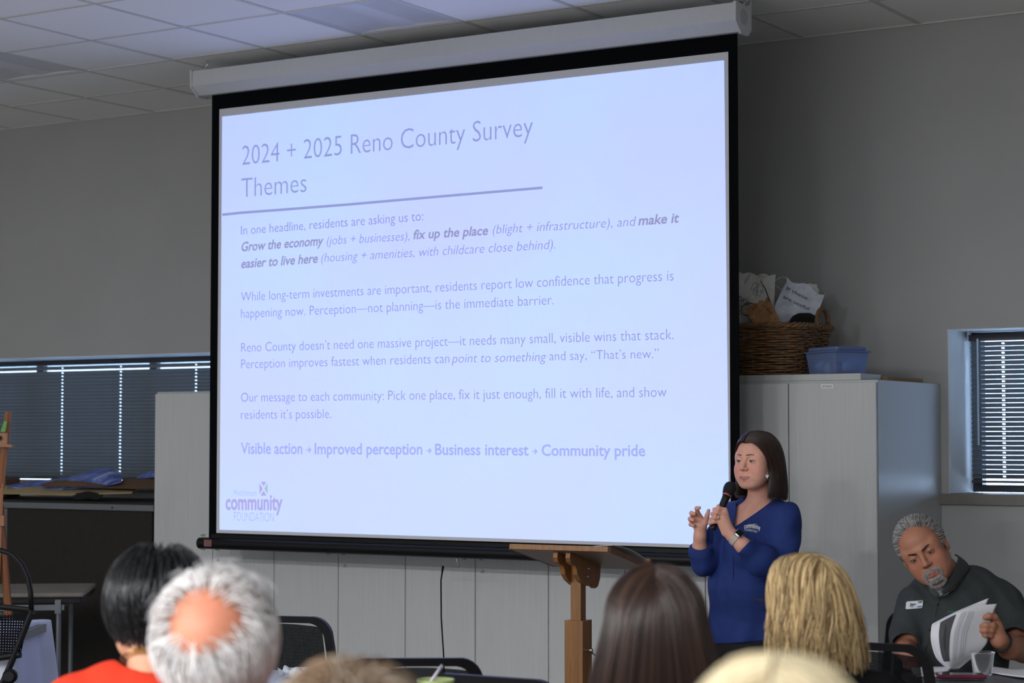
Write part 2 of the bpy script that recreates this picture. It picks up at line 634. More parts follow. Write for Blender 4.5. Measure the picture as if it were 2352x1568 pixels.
# ------------------------------------------------------------------ suspended ceiling
ceil = MB().bx(ROOM[0], ROOM[1], ROOM[2], WY, CZ + 0.03, CZ + 0.1).build('ceiling', m_tile)
tag(ceil, kind='structure')
IR = (-11, 16); JR = (-20, 4)
UNLIT = {(1, 1), (-3, 1), (5, 1), (-3, -3), (1, -3), (5, -3)}
LIT = {(i, j) for i in (-3, 1, 5, 9) for j in (-13, -17)}
gx = lambda i: TX0 + i * TS
gy = lambda j: TY0 + j * TS
tile_me = None
rest = MB()
for i in range(IR[0], IR[1]):
    for j in range(JR[0], JR[1]):
        if (i, j) in UNLIT or (i, j) in LIT:
            continue
        x0, x1 = max(gx(i), ROOM[0]), min(gx(i + 1), ROOM[1])
        y0 = max(gy(j), ROOM[2])
        if x1 - x0 < 0.05 or gy(j + 1) - y0 < 0.05: continue
        full = x1 - x0 > TS - 0.01
        if -7 <= i <= 8 and j >= -2 and full:
            c = np.array(((x0 + x1) / 2, gy(j + 0.5), CZ))
            if tile_me is None:
                o = MB().bevel_box((0, 0, 0.008), (TS - 0.018, TS - 0.018, 0.016), 0.004, n=1).build('ceiling_tile', m_tile, None, local=True)
                tile_me = o.data
            else:
                o = bpy.data.objects.new('ceiling_tile', tile_me); link(o)
            o.parent = ceil
            o.location = c - OFF[ceil] + np.array((0, 0, 0.002 + 0.0012 * math.sin(i * 7.3 + j * 3.1)))
        else:
            rest.bx(x0 + 0.009, x1 - 0.009, y0 + 0.009, gy(j + 1) - 0.009, CZ + 0.002, CZ + 0.018)
tag(rest.build('ceiling_tile_field', m_tile, ceil), kind='stuff')
for i in range(IR[0] + 1, IR[1] + 1):
    if gx(i) < ROOM[1]:
        MB().bx(gx(i) - 0.011, gx(i) + 0.011, ROOM[2], WY, CZ - 0.0015, CZ + 0.004).build('grid_main_tee', m_tee, ceil)
for j in range(JR[0] + 1, JR[1]):
    MB().bx(ROOM[0], ROOM[1], gy(j) - 0.011, gy(j) + 0.011, CZ - 0.001, CZ + 0.005).build('grid_cross_tee', m_tee, ceil)
MB().bx(ROOM[0], ROOM[1], WY - 0.02, WY - 0.0005, CZ - 0.004, CZ + 0.02).build('grid_wall_angle', m_tee, ceil)

# ------------------------------------------------------------------ ceiling light troffers
m_trof = mat('troffer white enamel', srgb(205, 206, 210), 0.35, noise=0.01)
m_diff = mat('troffer diffuser', srgb(215, 216, 220), 0.3, noise=0.01)
m_lit = mat('lit troffer diffuser', srgb(235, 235, 230), 0.3, emit=(0.95, 0.98, 1.0), estr=6.0)


def troffer(i, j, label, lit):
    cx, cy = gx(i + 0.5), gy(j + 0.5)
    h = TS / 2 - 0.012
    t = thing('ceiling_light', label, 'light', (cx, cy, CZ), group='ceiling light troffers')
    b = MB()
    for s_ in (-1, 1):
        b.bx(cx + s_ * h, cx + s_ * (h - 0.02), cy - h, cy + h, CZ + 0.001, CZ + 0.013)
        b.bx(cx - h + 0.02, cx + h - 0.02, cy + s_ * h, cy + s_ * (h - 0.02), CZ + 0.001, CZ + 0.013)
    b.build('frame', m_trof, t)
    # two curved wings and a raised centre basket
    for s_ in (-1, 1):
        MB().grid(lambda u, v, s_=s_: (cx + s_ * (0.075 + (h - 0.095) * u), cy + (h - 0.02) * (2 * v - 1),
                                       CZ + 0.012 - 0.009 * u ** 2.0), 8, 1).build('reflector_wing', m_trof, t, smooth=True)
    MB().grid(lambda u, v: (cx + 0.075 * (2 * u - 1), cy + (h - 0.02) * (2 * v - 1), CZ + 0.012 - 0.008 * math.sin(math.pi * u)), 8, 1).build(
        'diffuser', m_lit if lit else m_diff, t, smooth=True)
    if lit:
        la = bpy.data.lights.new('lamp', 'AREA')
        la.shape = 'SQUARE'; la.size = 0.5; la.energy = LAMP_POWER; la.color = (0.95, 0.98, 1.0)
        lo = bpy.data.objects.new('lamp', la); link(lo)
        lo.parent = t; lo.location = (0, 0, -0.01)
    return t


WORDS = {(1, 1): 'unlit recessed ceiling light tinted blue right above the projection screen',
         (-3, 1): 'unlit recessed ceiling light at the left edge over the long window',
         (5, 1): 'unlit recessed ceiling light to the right of the screen end',
         (-3, -3): 'unlit recessed ceiling light over the left side of the room',
         (1, -3): 'unlit recessed ceiling light over the middle of the room',
         (5, -3): 'unlit recessed ceiling light over the right side tables'}
for ij in sorted(UNLIT):
    troffer(ij[0], ij[1], WORDS[ij], False)
for ij in sorted(LIT):
    troffer(ij[0], ij[1], 'lit recessed ceiling light at the rear of the room behind the audience', True)

# ------------------------------------------------------------------ tall white cabinets
m_cab = mat('white laminate door', srgb(190, 191, 191), 0.5, noise=0.03, nscale=9, stretch=(9, 9, 0.35), bump=0.12, bscale=60, bstretch=(9, 9, 0.3))
m_carc = mat('cabinet carcass', srgb(176, 178, 178), 0.32, noise=0.02, nscale=9, stretch=(9, 9, 0.35))
m_gap = mat('cabinet edge banding', srgb(62, 54, 44), 0.6)
m_chrome = mat('brushed steel', srgb(190, 192, 196), 0.25, metal=1.0)
m_label = mat('white label paper', srgb(235, 235, 232), 0.6)
m_ink = mat('black ink', srgb(22, 22, 26), 0.7)
CY = 8.35; CD = WY - 0.004 - CY
cab_w = 0.842
CABX = [-7.53 + k * cab_w for k in range(6)]
cab_words = ['tall white two-door cabinet at the left end of the row, beside the dark panel',
             'tall white two-door cabinet second from the left, behind the white-haired man',
             'tall white two-door cabinet in the middle of the row, behind the hanging pull handle',
             'tall white two-door cabinet behind the wooden lectern',
             'tall white two-door cabinet carrying the wicker basket, behind the presenter']
for k in range(5):
    x0, x1 = CABX[k] + 0.001, CABX[k + 1] - 0.001
    t = thing('cabinet', cab_words[k], 'cabinet', ((x0 + x1) / 2, CY + CD / 2, 0), group='tall white cabinets along the wall')
    MB().bx(x0, x1, CY + 0.02, CY + CD, 0.06, 1.82).build('body', m_carc, t)
    MB().bx(x0 + 0.012, x1 - 0.012, CY + 0.016, CY + 0.0199, 0.07, 1.80).build('front_edge', m_gap, t)
    MB().bx(x0 + 0.01, x1 - 0.01, CY + 0.06, CY + CD - 0.02, 0.0, 0.0598).build('plinth', m_gap, t)
    xm = (x0 + x1) / 2
    for s_, a, c in ((0, x0 + 0.001, xm - 0.002), (1, xm + 0.002, x1 - 0.001)):
        d = MB().bevel_box(((a + c) / 2, CY + 0.0075, 0.94), (c - a, 0.016, 1.738), 0.002, n=1).build('door', m_cab, t)
        hx = c - 0.055 if s_ == 0 else a + 0.04
        zz0, zz1 = 0.968, 1.045
        path = [(hx, CY + 0.0, zz0), (hx, CY - 0.02, zz0)] + arc((hx, CY - 0.02, zz0 + 0.01), 0.01, -math.pi / 2, -math.pi, 4, (0, 1, 0), (0, 0, 1))[0:] + \
               arc((hx, CY - 0.02, zz1 - 0.01), 0.01, math.pi, math.pi / 2, 4, (0, 1, 0), (0, 0, 1)) + [(hx, CY - 0.02, zz1), (hx, CY + 0.0, zz1)]
        MB().tube(path, 0.004, 8).build('handle', m_chrome, d, smooth=True)
        if s_ == 1:
            lk = MB().lathe((a + 0.04, CY - 0.0005, 0.91), [(0.001, 0.0), (0.0095, 0.0), (0.0105, 0.003), (0.0095, 0.006), (0.001, 0.006)], 16, rotx(math.pi / 2)).build('lock', m_chrome, d, smooth=False)
            MB().bx(a + 0.039, a + 0.041, CY - 0.0075, CY - 0.0066, 0.905, 0.915).build('keyhole', m_ink, d)
        if k == 4 and s_ == 1:
            lx = at_y(1900, 887, CY); lx = (lx[0], CY - 0.0012, lx[2])
            lb = MB().bx(lx[0] - 0.028, lx[0] + 0.028, CY - 0.0014, CY - 0.0006, lx[2] - 0.009, lx[2] + 0.009).build('name_strip', m_label, d)
            text_on('lettering', 'ART BOOKS', (lx[0] - 0.023, CY - 0.0018, lx[2] - 0.0045), (lx[0] + 0.023, CY - 0.0018, lx[2] - 0.0045), 0.009, (0, 0, 1), m_ink, d, bold=0.01)

brd = MB().bevel_box((-4.2, 8.49, 1.8355), (1.6, 0.24, 0.030), 0.003, n=1).build('shelf_board', m_carc)
tag(brd, 'white board lying on the cabinet top under the wicker basket', 'board')
m_card = mat('brown cardboard', srgb(150, 118, 84), 0.85, noise=0.06, nscale=20)
cb = MB().grid(lambda u, v: (-3.8 + 0.425 * u, 8.625 + 0.45 * v, 1.843 + 0.002 * math.sin(u * 5) + 0.002 * v), 10, 6, 0.018).build('cardboard_sheet', m_card)
tag(cb, 'flat brown cardboard sheet lying on the right cabinet behind the blue box', 'cardboard')

# ------------------------------------------------------------------ projection screen
SY = 8.05
m_case = mat('white screen housing', srgb(196, 197, 198), 0.4, noise=0.015)
m_blk = mat('black screen border', srgb(9, 10, 13), 0.9, spec=0.08)
m_bar = mat('black weight bar', srgb(9, 9, 12), 0.4, spec=0.3)
m_scr = mat('matte white screen cloth', srgb(205, 205, 208), 0.9, noise=0.01)
scr = thing('projection_screen', 'wide pull-down projection screen glowing with a slide, hung from the ceiling', 'screen', (-5.36, SY, 0.98))
HX0, HX1 = -6.955, -3.805
prof = [(-0.085, 3.483), (0.065, 3.483), (0.065, 3.39), (0.035, 3.362), (-0.03, 3.362), (-0.085, 3.405)]
hs = MB().prism(prof, (HX0 + 0.012, SY - 0.0, 0), (0, 1, 0), (0, 0, 1), (HX1 - HX0 - 0.024, 0, 0)).build('housing', m_case, scr)
for xx, nm in ((HX0, 'end_cap'), (HX1 - 0.012, 'end_cap')):
    pr = [(-0.09, 3.488), (0.072, 3.488), (0.072, 3.385), (0.038, 3.352), (-0.033, 3.352), (-0.09, 3.4)]
    MB().prism(pr, (xx, SY, 0), (0, 1, 0), (0, 0, 1), (0.012, 0, 0)).build(nm, m_case, scr)
# right end cap: hanging tab with a size mark, round cap and screw
pr = [(-0.005, 3.488), (0.072, 3.488), (0.072, 3.53), (0.055, 3.53)]
tab = MB().prism(pr, (HX1 - 0.006, SY, 0), (0, 1, 0), (0, 0, 1), (0.006, 0, 0)).build('hanging_tab', m_case, scr)
text_on('size_mark', "10'", (HX1 + 0.0008, SY + 0.012, 3.479), (HX1 + 0.0008, SY + 0.058, 3.50), 0.018, (0, 0, 1), m_ink, scr, bold=0.01)
MB().lathe((HX1, SY - 0.01, 3.43), [(0.001, 0), (0.036, 0), (0.036, 0.002), (0.033, 0.003), (0.001, 0.003)], 24, roty(math.pi / 2)).build('round_cap', mat('grey cap', srgb(170, 176, 176), 0.5), scr)
for xx in (HX0 + 0.03, HX1 - 0.03):
    MB().tube([(xx, SY, 3.48), (xx, SY, 3.515), (xx + 0.012, SY, 3.53), (xx + 0.012, SY, CZ)], 0.004, 6).build('hanger_hook', m_chrome, scr)
    MB().bx(xx - 0.012, xx + 0.018, SY - 0.012, SY + 0.012, 3.483, 3.5).build('hanger_bracket', m_gap, scr)
BX0, BX1 = -6.880, -3.842
MB().bx(BX0, BX1, SY + 0.0, SY + 0.004, 1.03, 3.40).build('border_cloth', m_blk, scr)
MB().bx(-6.828, -3.886, SY - 0.0015, SY - 0.0002, 1.075, 3.284).build('screen_cloth', m_scr, scr)
b = MB().tube([(-6.94, SY, 1.02), (-3.79, SY, 1.02)], 0.03, 14)
bar = b.build('weight_bar', m_bar, scr, smooth=False); shade_auto(bar, 40)
MB().bx(BX0 + 0.02, BX1 - 0.02, SY - 0.006, SY + 0.008, 1.035, 1.068).build('bar_flange', m_bar, scr)
MB().bx(-6.885, -6.835, SY - 0.0325, SY - 0.029, 1.005, 1.04).build('warning_sticker', mat('faded red sticker', srgb(126, 84, 84), 0.7, noise=0.2, nscale=80), scr)
hx = at_y(1036, 1282, SY)
pts = [(hx[0] - 0.028, SY, 0.993), (hx[0] + 0.028, SY, 0.993), (hx[0] + 0.047, SY, 0.95), (hx[0] - 0.047, SY, 0.95)]
MB().tube(pts, 0.0035, 6, closed=True).build('pull_handle', m_chrome, scr)
tg = MB().cyl((hx[0] - 0.045, SY, 0.952), (hx[0] - 0.052, SY, 0.915), 0.006, 0.004, 8).build('strap', m_blk, scr)
cx0 = hx[0] - 0.052
MB().tube([(cx0, SY, 0.915), (cx0 - 0.006, SY, 0.88), (cx0 - 0.004, SY, 0.7), (cx0 + 0.012, SY, 0.5), (cx0 + 0.012, SY, 0.33)], 0.0035, 6).build('pull_cord', m_blk, scr)

# the projected slide: a thin lit layer on the cloth, lettering a shade darker
IM_E = (0.34, 0.46, 0.78)


def slide_mat(name, target, base=(0.62, 0.62, 0.62), k=1.0):
    m = mat(name, base, 0.9, emit=target, estr=k)
    return m


m_img = mat('projected light', (0.62, 0.62, 0.64), 0.95, emit=IM_E, estr=1.0)
_nt = m_img.node_tree
_p = _nt.nodes['Principled BSDF']
_tc = _nt.nodes.new('ShaderNodeTexCoord'); _n = _nt.nodes.new('ShaderNodeTexNoise')
_n.inputs['Scale'].default_value = 0.9; _n.inputs['Detail'].default_value = 1
_nt.links.new(_tc.outputs['Object'], _n.inputs['Vector'])
_cr = _nt.nodes.new('ShaderNodeValToRGB')
_cr.color_ramp.elements[0].position = 0.35; _cr.color_ramp.elements[0].color = (0.31, 0.40, 1.05, 1)
_cr.color_ramp.elements[1].position = 0.65; _cr.color_ramp.elements[1].color = (0.29, 0.45, 1.05, 1)
_nt.links.new(_n.outputs['Fac'], _cr.inputs['Fac']); _nt.links.new(_cr.outputs['Color'], _p.inputs['Emission Color'])
img = raw_obj('slide_image', [(-6.806, SY - 0.0030, 1.092), (-3.893, SY - 0.0030, 1.090), (-3.906, SY - 0.0030, 3.247), (-6.808, SY - 0.0030, 3.243),
                              (-6.806, SY - 0.0017, 1.092), (-3.893, SY - 0.0017, 1.090), (-3.906, SY - 0.0017, 3.247), (-6.808, SY - 0.0017, 3.243)],
              [(0, 1, 2, 3), (4, 7, 6, 5), (0, 4, 5, 1), (1, 5, 6, 2), (2, 6, 7, 3), (3, 7, 4, 0)], m_img, scr)
TB = (0.25, 0.25, 0.26)
mt_title = mat('slide title ink', TB, 0.95, emit=(0.19, 0.23, 0.52), estr=1.0)
mt_body = mat('slide body ink', TB, 0.95, emit=(0.19, 0.19, 0.44), estr=1.0)
mt_bold = mat('slide bold ink', TB, 0.95, emit=(0.20, 0.20, 0.36), estr=1.0)
mt_last = mat('slide last line ink', TB, 0.95, emit=(0.26, 0.32, 0.76), estr=1.0)
mt_logo = mat('slide logo purple', TB, 0.95, emit=(0.32, 0.30, 0.64), estr=1.0)
mt_grey = mat('slide logo grey', TB, 0.95, emit=(0.28, 0.38, 0.52), estr=1.0)
mt_green = mat('slide logo green', TB, 0.95, emit=(0.24, 0.42, 0.40), estr=1.0)
TY = SY - 0.0036


def sp(x, y):
    return at_y(x, y, TY)


def line(s, x0, y0, x1, y1, capx, m, bold=0.0, it=False):
    p0, p1 = sp(x0, y0), sp(x1, y1)
    cap = np.linalg.norm(sp(x0, y0 - capx) - p0)
    return text_on('slide_text', s, p0, p1, cap, (0, 0, 1), m, scr, bold=bold, shear=0.2 if it else 0.0)


T = -0.009
line('2024 + 2025 Reno County Survey', 556, 379, 1224, 312, 44, mt_title, T)
line('Themes', 554, 453.5, 704, 440.5, 44, mt_title, T)
line('In one headline, residents are asking us to:', 553.5, 539, 972, 506, 20.5, mt_body, -0.004)
BI = 0.022
line('Grow the economy', 553, 577, 741, 562.5, 20.5, mt_bold, BI, True)
line('(jobs + businesses),', 750, 562, 940, 551.5, 20.5, mt_body, T, True)
line('fix up the place', 948, 549, 1120, 539, 20.5, mt_bold, BI, True)
line('(blight + infrastructure), and', 1131, 537, 1457, 518.5, 21, mt_body, T, True)
line('make it', 1466, 517, 1558, 510.5, 21.5, mt_bold, BI, True)
line('easier to live here', 553, 615.5, 729, 603, 20.5, mt_bold, BI, True)
line('(housing + amenities, with childcare close behind).', 737, 602, 1275, 571, 20.5, mt_body, T, True)
line('While long-term investments are important, residents report low confidence that progress is', 553.5, 691.5, 1547, 644, 21, mt_body, T)
line('happening now. Perception\u2014not planning\u2014is the immediate barrier.', 553.5, 730, 1272, 699, 21, mt_body, T)
line('Reno County doesn\u2019t need one massive project\u2014it needs many small, visible wins that stack.', 554, 808, 1547, 779, 21, mt_body, T)
line('Perception improves fastest when residents can', 554, 846, 1032, 833.5, 21, mt_body, T)
line('point to something', 1039, 833, 1252, 829, 21, mt_body, T, True)
line('and say, \u201cThat\u2019s new.\u201d', 1262, 827.5, 1513, 822, 21, mt_body, T)
line('Our message to each community: Pick one place, fix it just enough, fill it with life, and show', 553.5, 922.5, 1531, 911, 21, mt_body, T)
line('residents it\u2019s possible.', 553.5, 962, 760.5, 960, 21, mt_body, T)
LB = 0.018
line('Visible action', 553, 1041.5, 694.5, 1042, 25, mt_last, LB)
line('Improved perception', 722.5, 1042.5, 970, 1043.5, 25, mt_last, LB)
line('Business interest', 999.5, 1044, 1214, 1045.5, 25, mt_last, LB)
line('Community pride', 1244, 1046, 1482, 1047, 25, mt_last, LB)


def stroke(pts, w, m, nm):
    """Flat poly-line of a given pixel width on the slide."""
    bb = MB()
    for (xa, ya), (xb, yb) in zip(pts[:-1], pts[1:]):
        d = np.array((xb - xa, yb - ya), float); d /= np.linalg.norm(d); n_ = np.array((-d[1], d[0])) * w / 2
        q = [(xa - n_[0], ya - n_[1]), (xb - n_[0], yb - n_[1]), (xb + n_[0], yb + n_[1]), (xa + n_[0], ya + n_[1])]
        bb.add([sp(*p) for p in q], [(0, 3, 2, 1)])
    return bb.build(nm, m, scr)


for ax_, ay_ in ((703, 1033), (979.5, 1034.5), (1222.5, 1036.5)):
    stroke([(ax_, ay_), (ax_ + 10.5, ay_)], 2.6, mt_last, 'slide_arrow')
    stroke([(ax_ + 5.5, ay_ - 5.5), (ax_ + 10.8, ay_), (ax_ + 5.5, ay_ + 5.5)], 2.6, mt_last, 'slide_arrow')
stroke([(510.5, 493), (553, 488.5), (640, 482), (800, 469.5), (1000, 452), (1246, 431)], 6, mt_title, 'slide_rule')
line('Hutchinson', 537.5, 1137.3, 589.2, 1138.8, 14, mt_grey, T)
line('community', 518, 1169.5, 649, 1170.5, 34, mt_logo, 0.03)
line('FOUNDATION', 537.5, 1195.4, 629, 1197.7, 20, mt_grey, -0.01)
for q, m in (([(599, 1106), (612, 1106), (605.5, 1117)], mt_logo), ([(596, 1108.5), (603.5, 1122), (596, 1135)], mt_logo),
             ([(614.5, 1108.5), (607.5, 1122), (614.5, 1135)], mt_green), ([(605.5, 1126), (612, 1138), (598.5, 1138)], mt_logo)):
    b = MB().add([sp(*p) for p in q], [(0, 2, 1)]); b.build('slide_emblem', m, scr)
# ------------------------------------------------------------------ wicker basket and what is in it
m_wick = mat('brown willow', srgb(112, 80, 50), 0.45, noise=0.45, nscale=30, bump=0.2)
m_wick2 = mat('dark willow', srgb(74, 50, 32), 0.5, noise=0.4, nscale=40)
BC = np.array((-4.085, 8.66, 1.8525))
bas = thing('wicker_basket', 'brown wicker basket full of paper bags on the cabinet top', 'basket', tuple(BC))


def ring_pt(a, hx, hy, z, e=5.0):
    c, s_ = math.cos(a), math.sin(a)
    r = (abs(c) ** e + abs(s_) ** e) ** (-1 / e)
    return np.array((BC[0] + hx * c * r, BC[1] + hy * s_ * r, z))


NST = 44
for k in range(19):
    f = k / 18
    z = 1.860 + f * 0.205
    hx, hy = 0.315 + 0.045 * f, 0.205 + 0.03 * f
    P = []
    for i in range(NST * 4):
        a = 2 * math.pi * i / (NST * 4)
        w = 0.0055 * math.cos(NST / 2 * a + math.pi * k)
        p = ring_pt(a, hx + w, hy + w, z + 0.0018 * math.sin(9 * a + k * 2.1))
        P.append(p)
    MB().tube(P, 0.0056, 6, closed=True).build('woven_row', m_wick, bas, smooth=True)
for i in range(NST):
    a = 2 * math.pi * (i + 0.5) / NST
    MB().tube([ring_pt(a, 0.315, 0.205, 1.854), ring_pt(a, 0.36, 0.235, 2.072)], 0.0042, 5).build('stake', m_wick2, bas)
for q in range(3):
    P = []
    for i in range(160):
        a = 2 * math.pi * i / 160; b_ = 26 * a + q * 2 * math.pi / 3
        P.append(ring_pt(a, 0.366 + 0.008 * math.cos(b_), 0.241 + 0.008 * math.cos(b_), 2.08 + 0.008 * math.sin(b_)))
    MB().tube(P, 0.0075, 6, closed=True).build('rim_braid', m_wick, bas, smooth=True)
MB().bx(BC[0] - 0.31, BC[0] + 0.31, BC[1] - 0.2, BC[1] + 0.2, 1.853, 1.858).build('basket_floor', m_wick2, bas)
for q in range(3):
    P = []
    for i in range(60):
        t_ = i / 59; a = math.pi * t_; b_ = 40 * t_ + q * 2 * math.pi / 3
        c0 = np.array((BC[0] + 0.372, BC[1] + 0.02 + 0.068 * math.cos(a), 2.075 + 0.088 * math.sin(a) ** 0.8))
        P.append(c0 + np.array((0.006 * math.cos(b_), 0.006 * math.sin(b_) * math.cos(a), 0.006 * math.sin(b_) * math.sin(a))))
    MB().tube(P, 0.006, 6).build('handle', m_wick, bas, smooth=True)

m_bag = mat('white paper bag', srgb(205, 204, 200), 0.8, noise=0.05, nscale=14, bump=0.5, bscale=40)
m_bag2 = mat('bluish white paper bag', srgb(205, 210, 222), 0.8, noise=0.04, nscale=14, bump=0.4, bscale=40)
m_kraft = mat('brown kraft paper', srgb(150, 112, 72), 0.85, noise=0.08, nscale=18, bump=0.3, bscale=60)
m_twine = mat('paper twine', srgb(105, 84, 48), 0.8)
m_wtwine = mat('white paper twine', srgb(215, 216, 220), 0.8)


def crumpled_bag(name, label, material, base, w, h, d, yaw, lean, seed, taper=0.3):
    """A standing paper bag: folded rectangular tube, squeezed towards its mouth and crumpled."""
    R = np.random.default_rng(seed)
    M = rotz(yaw) @ roty(lean)
    nh, sx, sd = 12, 10, 4
    rows = []
    ph = R.uniform(0, 6.28, 8)
    for i in range(nh + 1):
        f = i / nh
        hw = w / 2 * (1 - 0.12 * f); hd = d / 2 * (1 - taper * 2.2 * f if f < 0.42 else max(0.05, 1 - taper * 0.92 - 0.9 * (f - 0.42)))
        loop = [(-hw + 2 * hw * k / sx, -hd) for k in range(sx)] + [(hw, -hd + 2 * hd * k / sd) for k in range(sd)] + \
               [(hw - 2 * hw * k / sx, hd) for k in range(sx)] + [(-hw, hd - 2 * hd * k / sd) for k in range(sd)]
        row = []
        for k, (x, y) in enumerate(loop):
            c = 0.006 * math.sin(9 * f + 30 * x + ph[0]) + 0.005 * math.sin(23 * f - 50 * x + ph[1]) + R.normal(0, 0.0016)
            zz = h * f + (0.012 * math.sin(k * 0.9 + ph[2]) if i == nh else 0)
            row.append(np.array(base) + M @ np.array((x + R.normal(0, 0.0012), y + c, zz)))
        rows.append(row)
    n = len(rows[0])
    b = MB()
    b.add([p for r in rows for p in r], [(i * n + k, i * n + (k + 1) % n, (i + 1) * n + (k + 1) % n, (i + 1) * n + k) for i in range(nh) for k in range(n)] +
          [tuple(range(n - 1, -1, -1))])
    t = thing(name, label, 'bag', tuple(base))
    b.build('bag_body', material, t)
    return t, M


def on_bag(t, M, base, s, x0, z0, x1, z1, cap, y=-0.0, bold=0.0):
    p0 = np.array(base) + M @ np.array((x0, y, z0)); p1 = np.array(base) + M @ np.array((x1, y, z1))
    text_on('handwriting', s, p0, p1, cap, M @ np.array((0, 0, 1.0)), m_ink, t, bold=bold)


FACE = math.radians(32)      # bags face the room corner the camera stands in
bb = at_y(1722, 795, 8.58)
t, M = crumpled_bag('paper_bag', 'crumpled white paper bag with a dress sketch and hand lettering, in the basket', m_bag, bb, 0.20, 0.335, 0.10, FACE - 0.15, 0.10, 3)
on_bag(t, M, bb, 'LOOK GREAT', -0.085, 0.215, 0.085, 0.135, 0.021, y=-0.062, bold=0.008)
sk = MB()
for P in ([(-0.02, 0.30), (-0.035, 0.285), (-0.045, 0.245), (-0.03, 0.24), (-0.025, 0.262), (-0.028, 0.215), (0.025, 0.2), (0.028, 0.25), (0.034, 0.228), (0.046, 0.226), (0.035, 0.272), (0.015, 0.292)],
          [(-0.02, 0.30), (0.0, 0.288), (0.015, 0.292)], [(0.0, 0.288), (0.002, 0.21)], [(-0.014, 0.27), (-0.014, 0.235), (0.012, 0.23)]):
    sk.tube([np.array(bb) + M @ np.array((x * .62 + .012, -0.06, (z - .25) * .62 + .265)) for x, z in P], 0.001, 4)
sk.build('dress_sketch', m_ink, t)
h0 = [at_y(x, y, 8.47) for x, y in ((1772, 718), (1752, 700), (1722, 696), (1704, 703), (1702, 716), (1712, 724), (1738, 728))]
MB().tube(h0, 0.0028, 6).build('twine_handle', m_twine, t)
MB().tube([at_y(x, y, 8.5) for x, y in ((1747, 645), (1757, 662), (1766, 685), (1773, 700))], 0.0026, 5).build('dark_ribbon', m_ink, t)

bb = at_y(1793, 790, 8.72)
t, M = crumpled_bag('paper_bag', 'bluish white paper bag with white loop handles and a handwritten note, leaning right', m_bag2, bb, 0.215, 0.30, 0.09, FACE, 0.42, 5)
for s_, z in (('If these', 0.240), ('are useful', 0.198), ('trash', 0.145)):
    x0 = -0.085 if s_ != 'trash' else 0.03
    on_bag(t, M, bb, s_, x0, z, x0 + 0.0135 * len(s_), z - 0.005, 0.016, y=-0.056, bold=0.0)
sk = MB().tube([np.array(bb) + M @ np.array((0.078 + 0.012 * math.cos(a), -0.056, 0.16 + 0.022 * math.sin(a))) for a in np.linspace(0, 5.6, 14)], 0.0016, 4)
sk.build('doodle', m_ink, t)
for dy, pts in ((0.0, ((1774, 657), (1780, 645), (1794, 636), (1806, 637), (1809, 647), (1803, 662), (1801, 676))),
                (0.05, ((1772, 650), (1780, 655), (1794, 664), (1812, 673)))):
    MB().tube([at_y(x, y, 8.68 + dy) for x, y in pts], 0.0022, 6).build('loop_handle', m_wtwine, t)
bb = at_y(1838, 775, 8.84)
crumpled_bag('paper_bag', 'plain pale paper bag at the back of the basket', m_bag, bb, 0.17, 0.25, 0.08, FACE + 0.2, 0.05, 12)
bb = at_y(1698, 790, 8.76)
crumpled_bag('paper_bag', 'tall pale crumpled bag half hidden behind the screen edge', m_bag, bb, 0.16, 0.33, 0.08, FACE - 0.2, 0.12, 15)
bb = at_y(1785, 792, 8.51)
t, M = crumpled_bag('kraft_bag', 'brown kraft paper bag tilted at the front of the basket', m_kraft, bb, 0.13, 0.21, 0.05, FACE, -0.45, 8)
hp = at_y(1852, 745, 8.72)
hat = MB().lathe(hp - np.array((0.01, 0, 0.045)), [(0.07, 0), (0.076, 0.03), (0.072, 0.06), (0.055, 0.085), (0.03, 0.098), (0.001, 0.1)], 24).build('knit_hat', mat('black knit', srgb(14, 14, 16), 0.95, bump=0.4, bscale=260), None, smooth=True)
tag(hat, 'round black knit hat poking out of the basket', 'hat')

# ------------------------------------------------------------------ translucent blue storage box
m_blue = glass_mat('blue translucent plastic', (0.45, 0.6, 0.95), 0.72, 0.2, 0.25)
bc0 = np.array((-3.531, 8.395, 1.8515))
e1 = np.array((-0.202, 0.14, 0)); e1 /= np.linalg.norm(e1); e2 = np.array((0.094, 0.14, 0)); e2 /= np.linalg.norm(e2)
L1, L2 = 0.245, 0.175
cc = bc0 + e1 * L1 / 2 + e2 * L2 / 2
A = math.atan2(e2[1], e2[0])
box = thing('storage_box', 'translucent blue plastic storage box with lid on the cabinet top', 'box', tuple(cc))
M = rotz(A)      # local x along e2, local y along e1
b = MB()
lo, hi = (L2 / 2 - 0.012, L1 / 2 - 0.012), (L2 / 2, L1 / 2)
V = [cc + M @ np.array((sx * q[0], sy * q[1], z)) for q, z in ((lo, 0), (hi, 0.097)) for sx, sy in ((-1, -1), (1, -1), (1, 1), (-1, 1))]
b.add(V, [(3, 2, 1, 0)] + [(i, (i + 1) % 4, 4 + (i + 1) % 4, 4 + i) for i in range(4)])
b.build('tub', m_blue, box)
b = MB().bevel_box(cc + np.array((0, 0, 0.101)), (L2 + 0.022, L1 + 0.022, 0.007), 0.01, M)
b.build('rim', m_blue, box)
b = MB().bevel_box(cc + np.array((0, 0, 0.114)), (L2 - 0.008, L1 - 0.008, 0.019), 0.012, M)
b.build('lid', m_blue, box)
